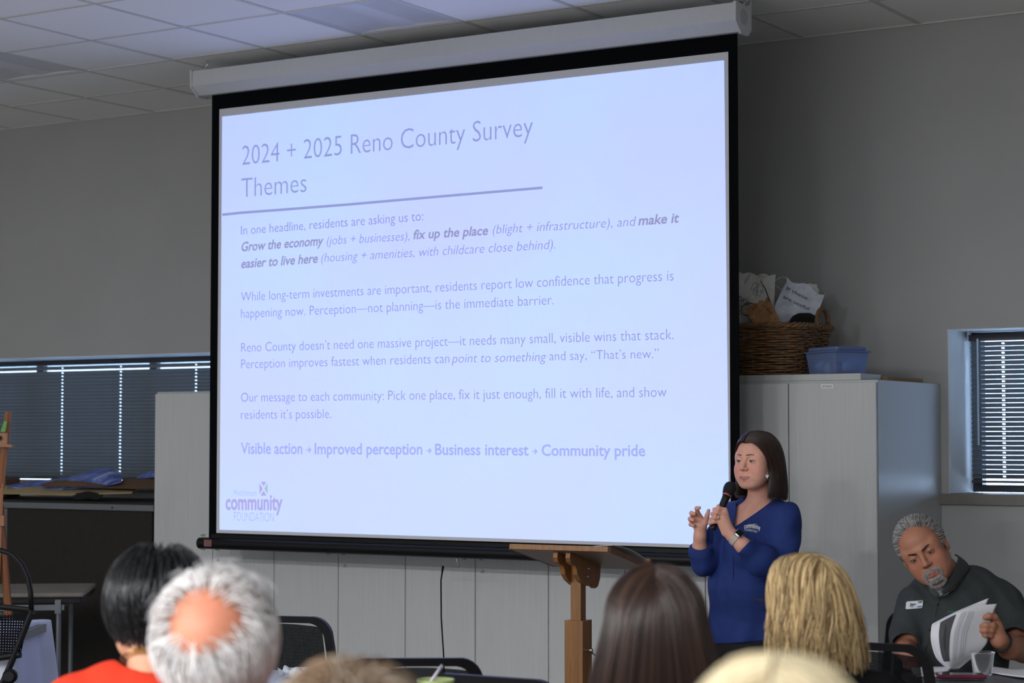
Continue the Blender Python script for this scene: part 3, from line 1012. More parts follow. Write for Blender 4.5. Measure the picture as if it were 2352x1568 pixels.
for nm, off, r, c in (('ball', (-0.03, 0.02, 0.03), 0.026, (200, 190, 160)), ('foil_scrap', (-0.045, 0.07, 0.04), 0.022, (205, 212, 225)), ('violet_cup', (-0.02, -0.03, 0.032), 0.03, (70, 50, 120)),
                      ('wrap_scrap', (0.02, -0.06, 0.035), 0.03, (150, 190, 205)), ('wrap_scrap', (0.03, 0.03, 0.04), 0.032, (120, 150, 190))):
    R = np.random.default_rng(int(r * 1e4) + len(nm))
    prof = [(0.001, -r)] + [(r * math.sin(a) * (1 + (0 if nm == 'ball' else R.normal(0, 0.12))), -r * math.cos(a)) for a in np.linspace(0.3, 2.85, 8)] + [(0.001, r)]
    o = MB().lathe(cc + M @ np.array(off), prof, 16).build(nm, mat('box content %d' % (sum(c)), srgb(*c), 0.4), None, smooth=nm == 'ball')
    words = {'ball': 'small cream ball inside the blue storage box', 'foil_scrap': 'crumpled silver foil inside the blue storage box', 'violet_cup': 'dark violet lump inside the blue storage box',
             'wrap_scrap': 'crumpled clear wrap inside the blue box, at its right end'}
    tag(o, words[nm] if not (nm == 'wrap_scrap' and off[1] > 0) else 'crumpled pale blue wrap in the middle of the blue box', {'ball': 'ball'}.get(nm, 'scrap'))

# ------------------------------------------------------------------ wooden lectern
m_oak = wood_mat('honey oak', srgb(116, 76, 38), srgb(144, 98, 50), 5.0, 2)
m_oak2 = wood_mat('oak underside', srgb(120, 98, 82), srgb(142, 118, 100), 5.0, 0)
m_oak3 = wood_mat('dark oak', srgb(92, 56, 26), srgb(116, 76, 38), 5.0, 2)
PR = at_d(1400, 1260, 7.25); PL = at_d(1173, 1247.5, 7.45)
PL[2] = PR[2] = (PL[2] + PR[2]) / 2
u1 = PL - PR; LW = np.linalg.norm(u1); u1 /= LW
u2 = np.array((u1[1], -u1[0], 0)); u2 *= np.sign(u2 @ _fw)
tl = math.radians(13.5)
dn = u2 * math.cos(tl) - np.array((0, 0, 1)) * math.sin(tl)          # down the slope, away from the camera
nn = np.cross(u1, dn); nn *= np.sign(nn[2])
cl = (PR + PL) / 2
px_ = at_d(1328, 1330, 7.48)
lec = thing('lectern', 'wooden lectern with slanted top on a square telescoping post', 'lectern', (px_[0], px_[1], 0))
Mt = np.column_stack((-u1, dn, nn))
b = MB().bevel_box(cl + dn * 0.18 - nn * 0.008, (LW, 0.36, 0.018), 0.003, Mt, n=1)
b.build('slanted_top', m_oak2, lec)
b = MB().bevel_box(cl + dn * (-0.004) - nn * 0.008, (LW, 0.012, 0.02), 0.002, Mt, n=1)
b.build('top_front_edge', m_oak, lec)
for s_ in (-1, 1):
    MB().box(cl - u1 * s_ * (LW / 2 + 0.002) + dn * 0.18 - nn * 0.008, (0.004, 0.36, 0.02), Mt).build('top_side_edge', m_oak3, lec)
MB().box(cl + dn * 0.355 + nn * 0.012, (LW, 0.018, 0.024), Mt).build('paper_ledge', m_oak3, lec)
PM = np.column_stack((-u1, u2, (0, 0, 1)))
pc = np.array((px_[0], px_[1], 0))
ztop = PR[2] - 0.055
pz = at_d(1325, 1427, 7.4)[2]
MB().box(pc + (0, 0, (0.2 + ztop) / 2), (0.042, 0.042, ztop - 0.2), PM).build('inner_post', m_oak, lec)
b = MB()
for sx, sy, wx, wy in ((-1, 0, 0.012, 0.075), (1, 0, 0.012, 0.075), (0, -1, 0.051, 0.012), (0, 1, 0.051, 0.012)):
    b.box(pc + PM @ np.array((sx * 0.0315, sy * 0.0315, (0.06 + pz) / 2)), (wx, wy, pz - 0.06), PM)
b.build('outer_post', m_oak, lec)
MB().box(pc + (0, 0, 0.03), (0.45, 0.09, 0.06), PM).build('foot_beam', m_oak3, lec)
MB().box(pc + (0, 0, 0.025), (0.09, 0.42, 0.05), PM).build('foot_beam', m_oak3, lec)
# pair of shaped bracket cheeks under the top
prof = [(-0.135, 0.0), (-0.135, -0.02), (-0.125, -0.034), (-0.105, -0.04), (-0.085, -0.038), (-0.07, -0.05), (-0.06, -0.068), (-0.03, -0.085), (0.02, -0.095), (0.045, -0.092), (0.06, -0.08),
        (0.075, -0.088), (0.095, -0.092), (0.115, -0.08), (0.125, -0.05), (0.12, 0.0)]
for s_ in (-1, 1):
    o0 = cl + dn * 0.165 - nn * 0.0175 - u1 * (s_ * 0.026 + (0.009)) + u1 * ((pc - cl) @ u1)
    MB().prism(prof, o0, dn, nn, u1 * 0.018).build('bracket_cheek', m_oak, lec)
    for zz in (-0.03, -0.06):
        p = cl + dn * 0.165 - nn * 0.0175 + u1 * ((pc - cl) @ u1) - u1 * 0.037 * 1.0 + nn * zz + dn * 0.02
        if s_ == 1:
            MB().lathe(p, [(0.001, 0), (0.006, 0), (0.005, 0.003), (0.001, 0.003)], 10, np.column_stack((dn, nn, -u1))).build('screw_head', m_chrome, lec)
kp = pc + PM @ np.array((0.0385, 0.0, 0)); kp[2] = at_d(1352, 1496, 7.4)[2]
MB().lathe(kp, [(0.001, 0), (0.005, 0), (0.005, 0.012), (0.008, 0.012), (0.008, 0.02), (0.001, 0.02)], 10, np.column_stack((u2, np.array((0, 0, 1)), -u1))).build('lock_bolt', m_chrome, lec)
MB().tube([kp - u1 * 0.016, kp - u1 * 0.02 + u2 * 0.004 - np.array((0, 0, 0.012)), kp - u1 * 0.03 + u2 * 0.006 - np.array((0, 0, 0.018))], 0.003, 6).build('bolt_lever', mat('dark iron', srgb(40, 36, 32), 0.5, metal=0.6), lec)
m_paper = mat('white printer paper', srgb(226, 226, 232), 0.7, noise=0.01)
nb = MB().grid(lambda u, v: cl - u1 * (LW / 2 * (0.18 + 0.80 * u)) + dn * (0.03 + 0.30 * v) + nn * (0.003 + 0.012 * math.sin(math.pi * v) + 0.012 * u), 10, 10, 0.0015).build('paper_sheet', m_paper)
tag(nb, 'white paper sheet lying on the slanted lectern top', 'paper')

# ------------------------------------------------------------------ mesh-back chairs
m_plast = mat('black chair plastic', srgb(12, 12, 15), 0.5, noise=0.1, spec=0.25)
m_mesh = mesh_fabric_mat('black chair mesh', srgb(13, 14, 18), 230.0, 0.07)
m_seat = mat('black seat fabric', srgb(20, 20, 23), 0.9, bump=0.3)


def back_outline(w0, w1, z0, z1, r):
    """Rounded trapezoid outline (x,z), wider at the bottom."""
    pts = []
    for cx, cz, a0 in ((w1 / 2 - r, z1 - r, 0), (-w1 / 2 + r, z1 - r, 90), (-w0 / 2 + r, z0 + r, 180), (w0 / 2 - r, z0 + r, 270)):
        for k in range(7):
            a = math.radians(a0 + 15 * k)
            pts.append((cx + r * math.cos(a), cz + r * math.sin(a)))
    return pts


def make_chair(label):
    """Local frame: sitter looks along -y, backrest at +y; origin on the floor."""
    t = thing('mesh_chair', label, 'chair', (0, 0, 0), group='black mesh-back chairs')
    cy = lambda x, z: 0.20 + 0.14 * (z - 0.5) ** 1.0 - 0.35 * x * x        # curved shell of the back
    outl = back_outline(0.47, 0.41, 0.53, 0.915, 0.06)
    crown = lambda x, z: z + (0.018 * (1 - (x / 0.21) ** 2) if z > 0.8 else 0)
    n = len(outl)
    V = []
    cen = (0, 0.72)
    for (x, z) in outl:
        for f, dy in ((1.0, -0.012), (1.0, 0.012), (0.87, 0.010), (0.87, -0.010)):
            xx, zz = cen[0] + (x - cen[0]) * f, cen[1] + (z - cen[1]) * f
            V.append((xx, cy(xx, zz) + dy, crown(xx, zz)))
    Fc = []
    for i in range(n):
        j = (i + 1) % n
        for k in range(4):
            Fc.append((i * 4 + k, j * 4 + k, j * 4 + (k + 1) % 4, i * 4 + (k + 1) % 4))
    o = raw_obj('back_frame', V, Fc, m_plast, t, local=True); shade_auto(o, 40)

    def panel(u, v):
        z = 0.555 + 0.325 * v; hw = 0.19 - 0.022 * v
        x = hw * (2 * u - 1)
        return (x, cy(x, z), crown(x, z))
    MB().grid(panel, 10, 10).build('mesh_panel', m_mesh, t, smooth=True, local=True)
    MB().bevel_box((0, -0.02, 0.455), (0.47, 0.46, 0.05), 0.05).build('seat', m_seat, t, local=True)
    for s_ in (-1, 1):
        MB().tube([(s_ * 0.17, cy(0.17, 0.6) + 0.012, 0.62), (s_ * 0.17, 0.215, 0.5), (s_ * 0.19, 0.19, 0.43)], 0.012, 8).build('back_post', m_plast, t, local=True)
        MB().tube([(s_ * 0.22, -0.22, 0.43), (s_ * 0.245, -0.26, 0.0)], 0.011, 8).build('leg', m_plast, t, local=True)
        MB().tube([(s_ * 0.22, 0.18, 0.43), (s_ * 0.245, 0.25, 0.0)], 0.011, 8).build('leg', m_plast, t, local=True)
        MB().tube([(s_ * 0.24, 0.16, 0.44), (s_ * 0.275, 0.15, 0.56), (s_ * 0.275, 0.10, 0.645), (s_ * 0.275, -0.14, 0.65)], 0.012, 8).build('armrest', m_plast, t, local=True)
    return t


chair0 = None


def chair(px, py, D, facing, label, z=None):
    """facing: turn about the vertical from 'back square to the camera'."""
    global chair0
    p = at_d(px, py, D)
    o = make_chair(label) if chair0 is None else copy_tree(chair0)
    if chair0 is None: chair0 = o
    o['label'] = label
    a = YAW + facing
    o.rotation_euler = (0, 0, a)
    sh = rotz(a) @ np.array((0, 0.25, 0))
    o.location = (p[0] - sh[0], p[1] - sh[1], 0)
    return o


chair(636, 1421, 7.2, math.radians(166), 'black mesh-back chair across the table, right of the white-haired man')
chair(948, 1508, 5.8, math.radians(182), 'black mesh-back chair behind the green cup and straw')
chair(1128, 1548, 5.35, math.radians(150), 'black chair whose curved top shows just below the lectern post')
chair(1990, 1470, 6.25, math.radians(150), 'black mesh-back chair between the blonde woman and the seated man')

# ------------------------------------------------------------------ chair with an arched tube at the left edge
p = at_d(30, 1400, 8.2)
t = thing('arched_chair', 'black chair with an arched tube frame at the left edge of the room', 'chair', (p[0], p[1], 0))
A = rotz(YAW)
c0 = np.array((p[0], p[1], 0))
L = lambda x, y, z: c0 + A @ np.array((x, y, z))
q = lambda px, py, dy=0.0: L((px - 30) / (FPX / 8.2), dy, ZC - (py - 1013) / (FPX / 8.2))
MB().tube([q(-70, 1395), q(-68, 1340), q(-50, 1290), q(-25, 1268), q(0, 1264), q(25, 1272), q(48, 1295), q(63, 1325), q(70, 1360), q(72, 1400)], 0.011, 10).build('arched_tube', m_plast, t, smooth=True)
m_mesh2 = mesh_fabric_mat('coarse black mesh', srgb(16, 17, 22), 90.0, 0.16)
MB().grid(lambda u, v: q(-70 + (140 + 0 * v) * u - 22 * v, 1405 + 100 * v + 8 * math.sin(3.1 * u), 0.03 * math.sin(3.1 * u)), 10, 6).build('mesh_panel', m_mesh2, t, smooth=True)
MB().tube([q(-72, 1398), q(0, 1394, 0.01), q(66, 1400), q(80, 1410)], 0.012, 8).build('top_rail', m_plast, t)
MB().tube([q(-92, 1506), q(-20, 1514, 0.03), q(48, 1502)], 0.014, 8).build('lower_rail', m_plast, t)
for x0, x1 in ((74, 6), (-70, -135)):
    MB().tube([q(x0, 1402), q(x1 + 22, 1520), q(x1 - 8, 1590), q(x1 - 30, 1660, -0.05)], 0.013, 8).build('back_post', m_plast, t)
MB().bevel_box(L(-0.05, -0.22, 0.44), (0.46, 0.44, 0.05), 0.05, A).build('seat', m_seat, t)
for sx in (-1, 1):
    for sy in (0.0, -0.42):
        MB().tube([L(-0.05 + sx * 0.2, sy, 0.43), L(-0.05 + sx * 0.22, sy - 0.02, 0.0)], 0.012, 8).build('leg', m_plast, t)
MB().lathe(q(32, 1548, -0.03), [(0.001, 0), (0.02, 0), (0.03, 0.01), (0.03, 0.03), (0.02, 0.04), (0.001, 0.04)], 12, A @ rotx(math.pi / 2)).build('tilt_knob', m_plast, t)

# ------------------------------------------------------------------ tables
m_cloth = mat('white tablecloth', srgb(196, 200, 214), 0.85, noise=0.03, nscale=9, bump=0.2, bscale=500)
m_steel = mat('folding table steel', srgb(70, 72, 76), 0.4, metal=0.8)
m_top = mat('folding table top', srgb(120, 118, 112), 0.6, noise=0.05)


def cloth_table(label, c, lx, ly, rz, drop=0.5, z=0.75, group='tables under white cloths'):
    t = thing('folding_table', 'folding table under the ' + label, 'table', (c[0], c[1], 0), rz)
    OFF[t] = np.zeros(3)
    MB().bx(-lx / 2 + 0.01, lx / 2 - 0.01, -ly / 2 + 0.01, ly / 2 - 0.01, z - 0.045, z - 0.012).build('table_top', m_top, t, local=True)
    for sx in (-1, 1):
        for sy in (-1, 1):
            MB().cyl((sx * (lx / 2 - 0.2), sy * (ly / 2 - 0.1), 0), (sx * (lx / 2 - 0.2), sy * (ly / 2 - 0.1), z - 0.05), 0.014, n=8).build('leg', m_steel, t, local=True)
    # cloth: rounded-corner top and a folded skirt
    N = 120; rc = 0.05
    loop = []
    for cx, cy, a0 in ((lx / 2 - rc, ly / 2 - rc, 0), (-lx / 2 + rc, ly / 2 - rc, 90), (-lx / 2 + rc, -ly / 2 + rc, 180), (lx / 2 - rc, -ly / 2 + rc, 270)):
        for k in range(9):
            a = math.radians(a0 + 90 * k / 8); loop.append((cx + rc * math.cos(a), cy + rc * math.sin(a), math.cos(a), math.sin(a)))
        if a0 in (0, 180):
            for k in range(1, 26): loop.append(((cx if a0 == 0 else cx) * (1 - 2 * k / 26), cy, 0, math.sin(math.radians(a0 + 90))))
        else:
            for k in range(1, 14): loop.append((cx, cy * (1 - 2 * k / 14), math.cos(math.radians(a0 + 90)), 0))
    n = len(loop)
    V = [(0, 0, z + 0.003)]
    rows = [(0.0, 0.0), (0.005, 0.012), (0.02, 0.06), (0.25, 0.06), (0.6, 0.06), (1.0, 0.06)]
    for f, g in rows:
        for k, (x, y, nx, ny) in enumerate(loop):
            fold = 0.030 * f * math.sin(k * 0.55) * math.sin(k * 0.21 + 1) + 0.05 * f
            o_ = 0.006 + fold if f > 0 else 0.002
            V.append((x + nx * o_, y + ny * o_, z + 0.003 - (drop * f + (0.0 if f else 0))))
    Fc = [(0, 1 + k, 1 + (k + 1) % n) for k in range(n)]
    for r in range(len(rows) - 1):
        for k in range(n):
            Fc.append((1 + r * n + k, 1 + (r + 1) * n + k, 1 + (r + 1) * n + (k + 1) % n, 1 + r * n + (k + 1) % n))
    o = raw_obj('tablecloth', V, Fc, m_cloth, None, smooth=True, local=True)
    o.location = (c[0], c[1], 0); o.rotation_euler = (0, 0, rz)
    tag(o, label, 'tablecloth')
    shade_auto(o, 60)
    return t


pc_ = at_z(126, 1421, 0.753)
dl_ = rotz(YAW) @ np.array((-0.76, -0.36, 0))
cloth_table('white tablecloth hanging at the left edge behind the arched chair', pc_ + dl_, 1.5, 0.7, YAW, 0.55)
pc_ = at_z(600, 1534, 0.753)
dl_ = rotz(YAW + 0.05) @ np.array((0.0, -0.38, 0))
cloth_table('white tablecloth between the white-haired man and the mesh chair', pc_ + dl_, 0.95, 0.74, YAW + 0.05, 0.45)
dl_ = at_d(1010, 1560, 5.05)
tb_ = at_d(960, 1560, 4.86)
cloth_table('white tablecloth under the green cup, below the picture edge', (tb_[0], tb_[1], 0), 0.9, 0.62, YAW, 0.45)
cz = 0.756
cp = np.array((dl_[0], dl_[1], cz)) - _rt * 0.01
cup = thing('tumbler', 'pale green tumbler with a straw in the front', 'cup', tuple(cp))
ctop = at_d(998, 1559, 5.05)[2]
hc = ctop - cz
m_green = mat('pale green plastic', srgb(168, 184, 120), 0.35)
MB().lathe(cp, [(0.001, 0), (0.034, 0.0), (0.036, 0.01), (0.045, hc - 0.012), (0.047, hc - 0.006), (0.047, hc), (0.044, hc), (0.042, hc - 0.012), (0.033, 0.012), (0.001, 0.012)], 28).build('cup_body', m_green, cup, smooth=True)
sw = MB().cyl(at_d(985, 1572, 5.05), at_d(1015, 1528, 5.1), 0.0042, n=10).build('straw', mat('white straw', srgb(215, 205, 225), 0.3), None, smooth=True)
tag(sw, 'slim white straw standing in the green tumbler', 'straw')
pp = at_z(700, 1545, 0.757)
A = rotz(YAW)
for nm, lb, (px, py), w, h, rz in (('paper_sheet', 'loose paper on the white cloth beside the white-haired man', (735, 1545), 0.2, 0.28, 0.3), ('clear_wrap', 'crumpled clear wrapper on the white tablecloth', (690, 1556), 0.13, 0.1, -0.2)):
    p = at_z(px, py, 0.7575); R2 = rotz(YAW + rz)
    R = np.random.default_rng(5)
    ph = R.uniform(0, 6, 4)
    o = MB().grid(lambda u, v: p + R2 @ np.array((w * (u - 0.5), h * (v - 0.5), (0.004 if nm == 'paper_sheet' else 0.018) * (1 + math.sin(7 * u + ph[0]) * math.sin(8 * v + ph[1])) + 0.002)), 14, 14, 0.0008).build(nm, m_paper if nm == 'paper_sheet' else glass_mat('clear film', (0.9, 0.92, 0.95), 0.6, 0.1), None)
    tag(o, lb, 'paper' if nm == 'paper_sheet' else 'wrapper')

# ------------------------------------------------------------------ counter with dark panel front, left
m_dark = mat('dark brown fibreboard', srgb(36, 32, 29), 0.9, noise=0.2, nscale=60, bump=0.3, bscale=240)
m_alu = mat('dull aluminium', srgb(120, 124, 130), 0.45, metal=0.6)
X1 = -7.62; X0c = -10.4; ZT = 1.205
ctr = thing('storage_counter', 'long counter with dark fibreboard front and aluminium edge under the long window', 'counter', ((X0c + X1) / 2, 8.8, 0))
MB().bx(X0c, X1, 8.47, 9.14, 0.02, ZT - 0.045).build('body', m_dark, ctr)
px1 = at_y(12, 1200, 8.46)[0]
MB().bx(px1 + 0.03, X1 - 0.02, 8.457, 8.4695, 0.05, ZT - 0.05).build('front_panel', m_dark, ctr)
MB().bx(X0c, px1 - 0.005, 8.457, 8.4695, 0.05, ZT - 0.05).build('front_panel', m_dark, ctr)
MB().bx(px1, px1 + 0.025, 8.45, 8.4695, 0.02, ZT - 0.05).build('stile', m_alu, ctr)
MB().bx(X0c, X1, 8.445, 9.14, ZT - 0.045, ZT - 0.012).build('edge_rail', m_alu, ctr)
MB().bx(X0c, X1, 8.452, 9.14, ZT - 0.0118, ZT).build('worktop', m_dark, ctr)
MB().lathe((at_y(258, 1148, 8.445)[0], 8.445, ZT - 0.03), [(0.001, 0), (0.006, 0), (0.006, 0.003), (0.001, 0.003)], 10, rotx(math.pi / 2)).build('rivet', m_ink, ctr)


def paint_mat():
    m = bpy.data.materials.new('blue swirled paint'); m.use_nodes = True
    nt = m.node_tree; p = nt.nodes['Principled BSDF']; p.inputs['Roughness'].default_value = 0.5
    tc = nt.nodes.new('ShaderNodeTexCoord'); n = nt.nodes.new('ShaderNodeTexNoise')
    n.inputs['Scale'].default_value = 5.0; n.inputs['Detail'].default_value = 3; n.inputs['Distortion'].default_value = 2.2
    nt.links.new(tc.outputs['Object'], n.inputs['Vector'])
    cr = nt.nodes.new('ShaderNodeValToRGB')
    els = cr.color_ramp.elements
    els[0].position = 0.32; els[0].color = lin(srgb(48, 52, 140)); els[1].position = 0.72; els[1].color = lin(srgb(205, 215, 235))
    e = els.new(0.48); e.color = lin(srgb(92, 110, 190)); e = els.new(0.6); e.color = lin(srgb(130, 150, 205))
    nt.links.new(n.outputs['Fac'], cr.inputs['Fac']); nt.links.new(cr.outputs['Color'], p.inputs['Base Color'])
    return m


m_paint = paint_mat()
m_tan = mat('tan kraft roll', srgb(170, 150, 110), 0.8, noise=0.06, nscale=12)
m_cbd = mat('dark brown cardboard', srgb(92, 68, 46), 0.85, noise=0.1, nscale=15)
SYY = 8.5


def sheet(name, label, cat, material, edge_lo, edge_hi, y0, y1, th=0.004, back=0.0, nu=24):
    """Curled sheet: its near edge passes through the pixel line edge_lo, its far edge through edge_hi."""
    def lerp(E, u):
        E = np.array(E, float); s_ = np.linspace(0, 1, len(E))
        return np.array((np.interp(u, s_, E[:, 0]), np.interp(u, s_, E[:, 1])))

    def fn(u, v):
        a = at_y(*lerp(edge_lo, u), y0); c = at_y(*lerp(edge_hi, u), y1)
        q_ = a * (1 - v) + c * v
        return q_ + np.array((0, 0, 0.02 * math.sin(math.pi * v) * math.sin(math.pi * u)))
    o = MB().grid(fn, nu, 6, th).build(name, material, None, smooth=True); shade_auto(o, 50)
    return tag(o, label, cat)


sheet('kraft_sheet', 'long tan paper lying along the counter edge', 'paper', m_tan, [(-60, 1133), (60, 1133), (150, 1136), (303, 1131)], [(-60, 1112), (40, 1114), (160, 1122), (312, 1120)], 8.47, 8.75)
sheet('painted_sheet', 'curled sheet painted in blue and white swirls on the counter', 'painting', m_paint, [(17, 1116), (70, 1124), (150, 1122), (235, 1117), (279, 1106)], [(17, 1112), (90, 1103), (160, 1096), (215, 1078), (258, 1073), (281, 1088)], 8.56, 8.86)
sheet('cardboard_flap', 'dark cardboard flap under the blue painted sheet', 'cardboard', m_cbd, [(92, 1116), (150, 1117), (240, 1116)], [(96, 1111), (120, 1106), (190, 1108), (242, 1113)], 8.51, 8.56)
sheet('cardboard_flap', 'large brown cardboard piece on the counter against the cabinet', 'cardboard', m_cbd, [(243, 1119), (300, 1121), (372, 1119)], [(262, 1108), (300, 1098), (372, 1095)], 8.53, 8.8)
sheet('painted_sheet', 'small corner of blue painted sheet beside the cabinet', 'painting', m_paint, [(313, 1097), (345, 1095), (380, 1094)], [(318, 1094), (345, 1085), (380, 1082)], 8.72, 8.95)
sheet('black_cloth', 'black cloth scrap drooping over the counter edge', 'cloth', mat('black cloth', srgb(12, 12, 14), 0.9), [(168, 1143), (185, 1146), (200, 1142), (222, 1147), (234, 1141)], [(165, 1133), (190, 1131), (215, 1131), (240, 1133)], 8.437, 8.50, 0.003)

# small cardboard box on the counter near the easel
p = at_y(18, 1110, 8.75)
o = MB().bevel_box((p[0], 8.75, ZT + 0.06), (0.09, 0.12, 0.115), 0.003, n=1).build('cardboard_box', m_cbd)
tag(o, 'small brown cardboard box on the counter next to the easel', 'box')

# ------------------------------------------------------------------ easel at the left edge
m_ease = wood_mat('easel beech', srgb(128, 78, 42), srgb(160, 104, 60), 5.0, 2)
p = at_d(8, 1100, 9.6)
ez = thing('easel', 'brown wooden easel with a green clamp at the left edge', 'easel', (p[0], p[1], 0))
A = rotz(YAW); s_ = FPX / 9.6
q = lambda px, py, dy=0.0: np.array((p[0], p[1], 0)) + A @ np.array(((px - 8) / s_, dy, ZC - (py - 1013) / s_))
MB().tube([q(17, 946), q(2, 1120)], 0.0165, 4).build('mast', m_ease, ez)
MB().box(q(4, 1010), (0.06, 0.05, 0.065), A).build('canvas_clamp', m_ease, ez)
MB().box(q(6, 1024, -0.01), (0.1, 0.05, 0.012), A).build('clamp_lip', m_ease, ez)
MB().prism([(0, 0), (0.022, 0), (0.03, 0.05), (0.016, 0.052)], q(4, 992, -0.035), A @ np.array((1.0, 0, 0)), (0, 0, 1), A @ np.array((0, 0.012, 0))).build('green_strip', mat('green paint', srgb(96, 150, 52), 0.6), ez)
MB().lathe(q(0, 1006, -0.026), [(0.001, 0), (0.012, 0), (0.012, 0.015), (0.001, 0.015)], 12, A @ rotx(math.pi / 2)).build('clamp_knob', m_ink, ez)
MB().tube([q(2, 1110), q(-6, 1420), q(-8, 1735)], 0.018, 4).build('mast_lower', m_ease, ez)
MB().box(q(-20, 1195), (0.14, 0.06, 0.05), A).build('tray', m_ease, ez)
for x in (-120, 60):
    MB().tube([q(-4, 1160, 0.02), q(-4 + (x) * 0.5, 1480, 0.02), q(x - 4, 1757, 0.02)], 0.016, 4).build('leg', m_ease, ez)
MB().tube([q(-4, 1160, 0.05), q(-4, 1757, 0.5)], 0.016, 4).build('rear_leg', m_ease, ez)

# ------------------------------------------------------------------ low folding table in front of the counter
zt = 0.78
fr = at_z(222, 1338, zt); nr = at_z(186, 1366, zt)
ftab = thing('work_table', 'worn grey folding table with steel frame in front of the dark counter', 'table', (fr[0] - 0.9, fr[1] - 0.9, 0))
dd = nr - fr; dd[2] = 0; dep = np.linalg.norm(dd); dd /= dep
ll = np.array((-dd[1], dd[0], 0)); ll *= -np.sign(ll @ _rt)           # along the table, to the left
dep = 0.72
Mt = np.column_stack((-ll, -dd, (0, 0, 1)))
cc = fr + ll * 0.75 + dd * dep / 2
MB().bevel_box(cc + (0, 0, -0.012), (1.5, dep, 0.022), 0.02, Mt, n=2).build('table_top', mat('worn table laminate', srgb(128, 122, 110), 0.6, noise=0.1, nscale=8), ftab)
MB().bevel_box(cc + (0, 0, -0.04), (1.48, dep - 0.02, 0.032), 0.01, Mt, n=1).build('apron', m_ink, ftab)
for s_ in (-1, 1):
    MB().box(cc - dd * s_ * (dep / 2 - 0.03) + (0, 0, -0.075), (1.3, 0.02, 0.028), Mt).build('frame_rail', m_alu, ftab)
    MB().box(cc - ll * s_ * 0.62 + (0, 0, -0.075), (0.028, dep - 0.08, 0.026), Mt).build('frame_rail', m_alu, ftab)
    for s2 in (-1, 1):
        b0 = cc - ll * s_ * 0.62 - dd * s2 * (dep / 2 - 0.05)
        MB().cyl(b0 + (0, 0, -zt), b0 + (0, 0, -0.06), 0.013, n=8).build('leg', m_alu, ftab)
    b0 = cc - ll * s_ * 0.6 + dd * (dep / 2 - 0.05)
    MB().cyl(b0 + ll * s_ * 0.0 + (0, 0, -0.42), b0 + ll * s_ * 0.28 + (0, 0, -0.09), 0.009, n=6).build('brace', m_alu, ftab)
MB().box(cc + dd * (dep / 2 - 0.02) - ll * 0.62 + (0, 0, -0.07), (0.03, 0.03, 0.07), Mt).build('corner_bracket', m_alu, ftab)

# ------------------------------------------------------------------ the seated man's table
m_gtop = mat('dark grey laminate', srgb(96, 97, 104), 0.4, noise=0.05, nscale=50)
MZ = 0.785
c_ = at_z(2270, 1560, MZ)
A = rotz(YAW - 0.08)
mt = thing('grey_table', 'dark grey topped table in front of the seated man', 'table', (c_[0], c_[1], 0))
tc_ = np.array((c_[0], c_[1], 0)) + A @ np.array((0.42, -0.16, 0))
MB().bevel_box(tc_ + (0, 0, MZ - 0.0145), (1.35, 0.72, 0.028), 0.02, A).build('table_top', m_gtop, mt)
for sx in (-1, 1):
    for sy in (-1, 1):
        q_ = tc_ + A @ np.array((sx * 0.6, sy * 0.3, 0))
        MB().cyl(q_, q_ + (0, 0, MZ - 0.03), 0.016, n=8).build('leg', m_steel, mt)
MB().box(tc_ + (0, 0, MZ - 0.06), (1.2, 0.6, 0.05), A).build('apron', m_steel, mt)
# ------------------------------------------------------------------ organic surfaces: blended solids meshed with surface nets
def nrm(v):
    v = np.array(v, float)
    return v / (np.linalg.norm(v) + 1e-12)


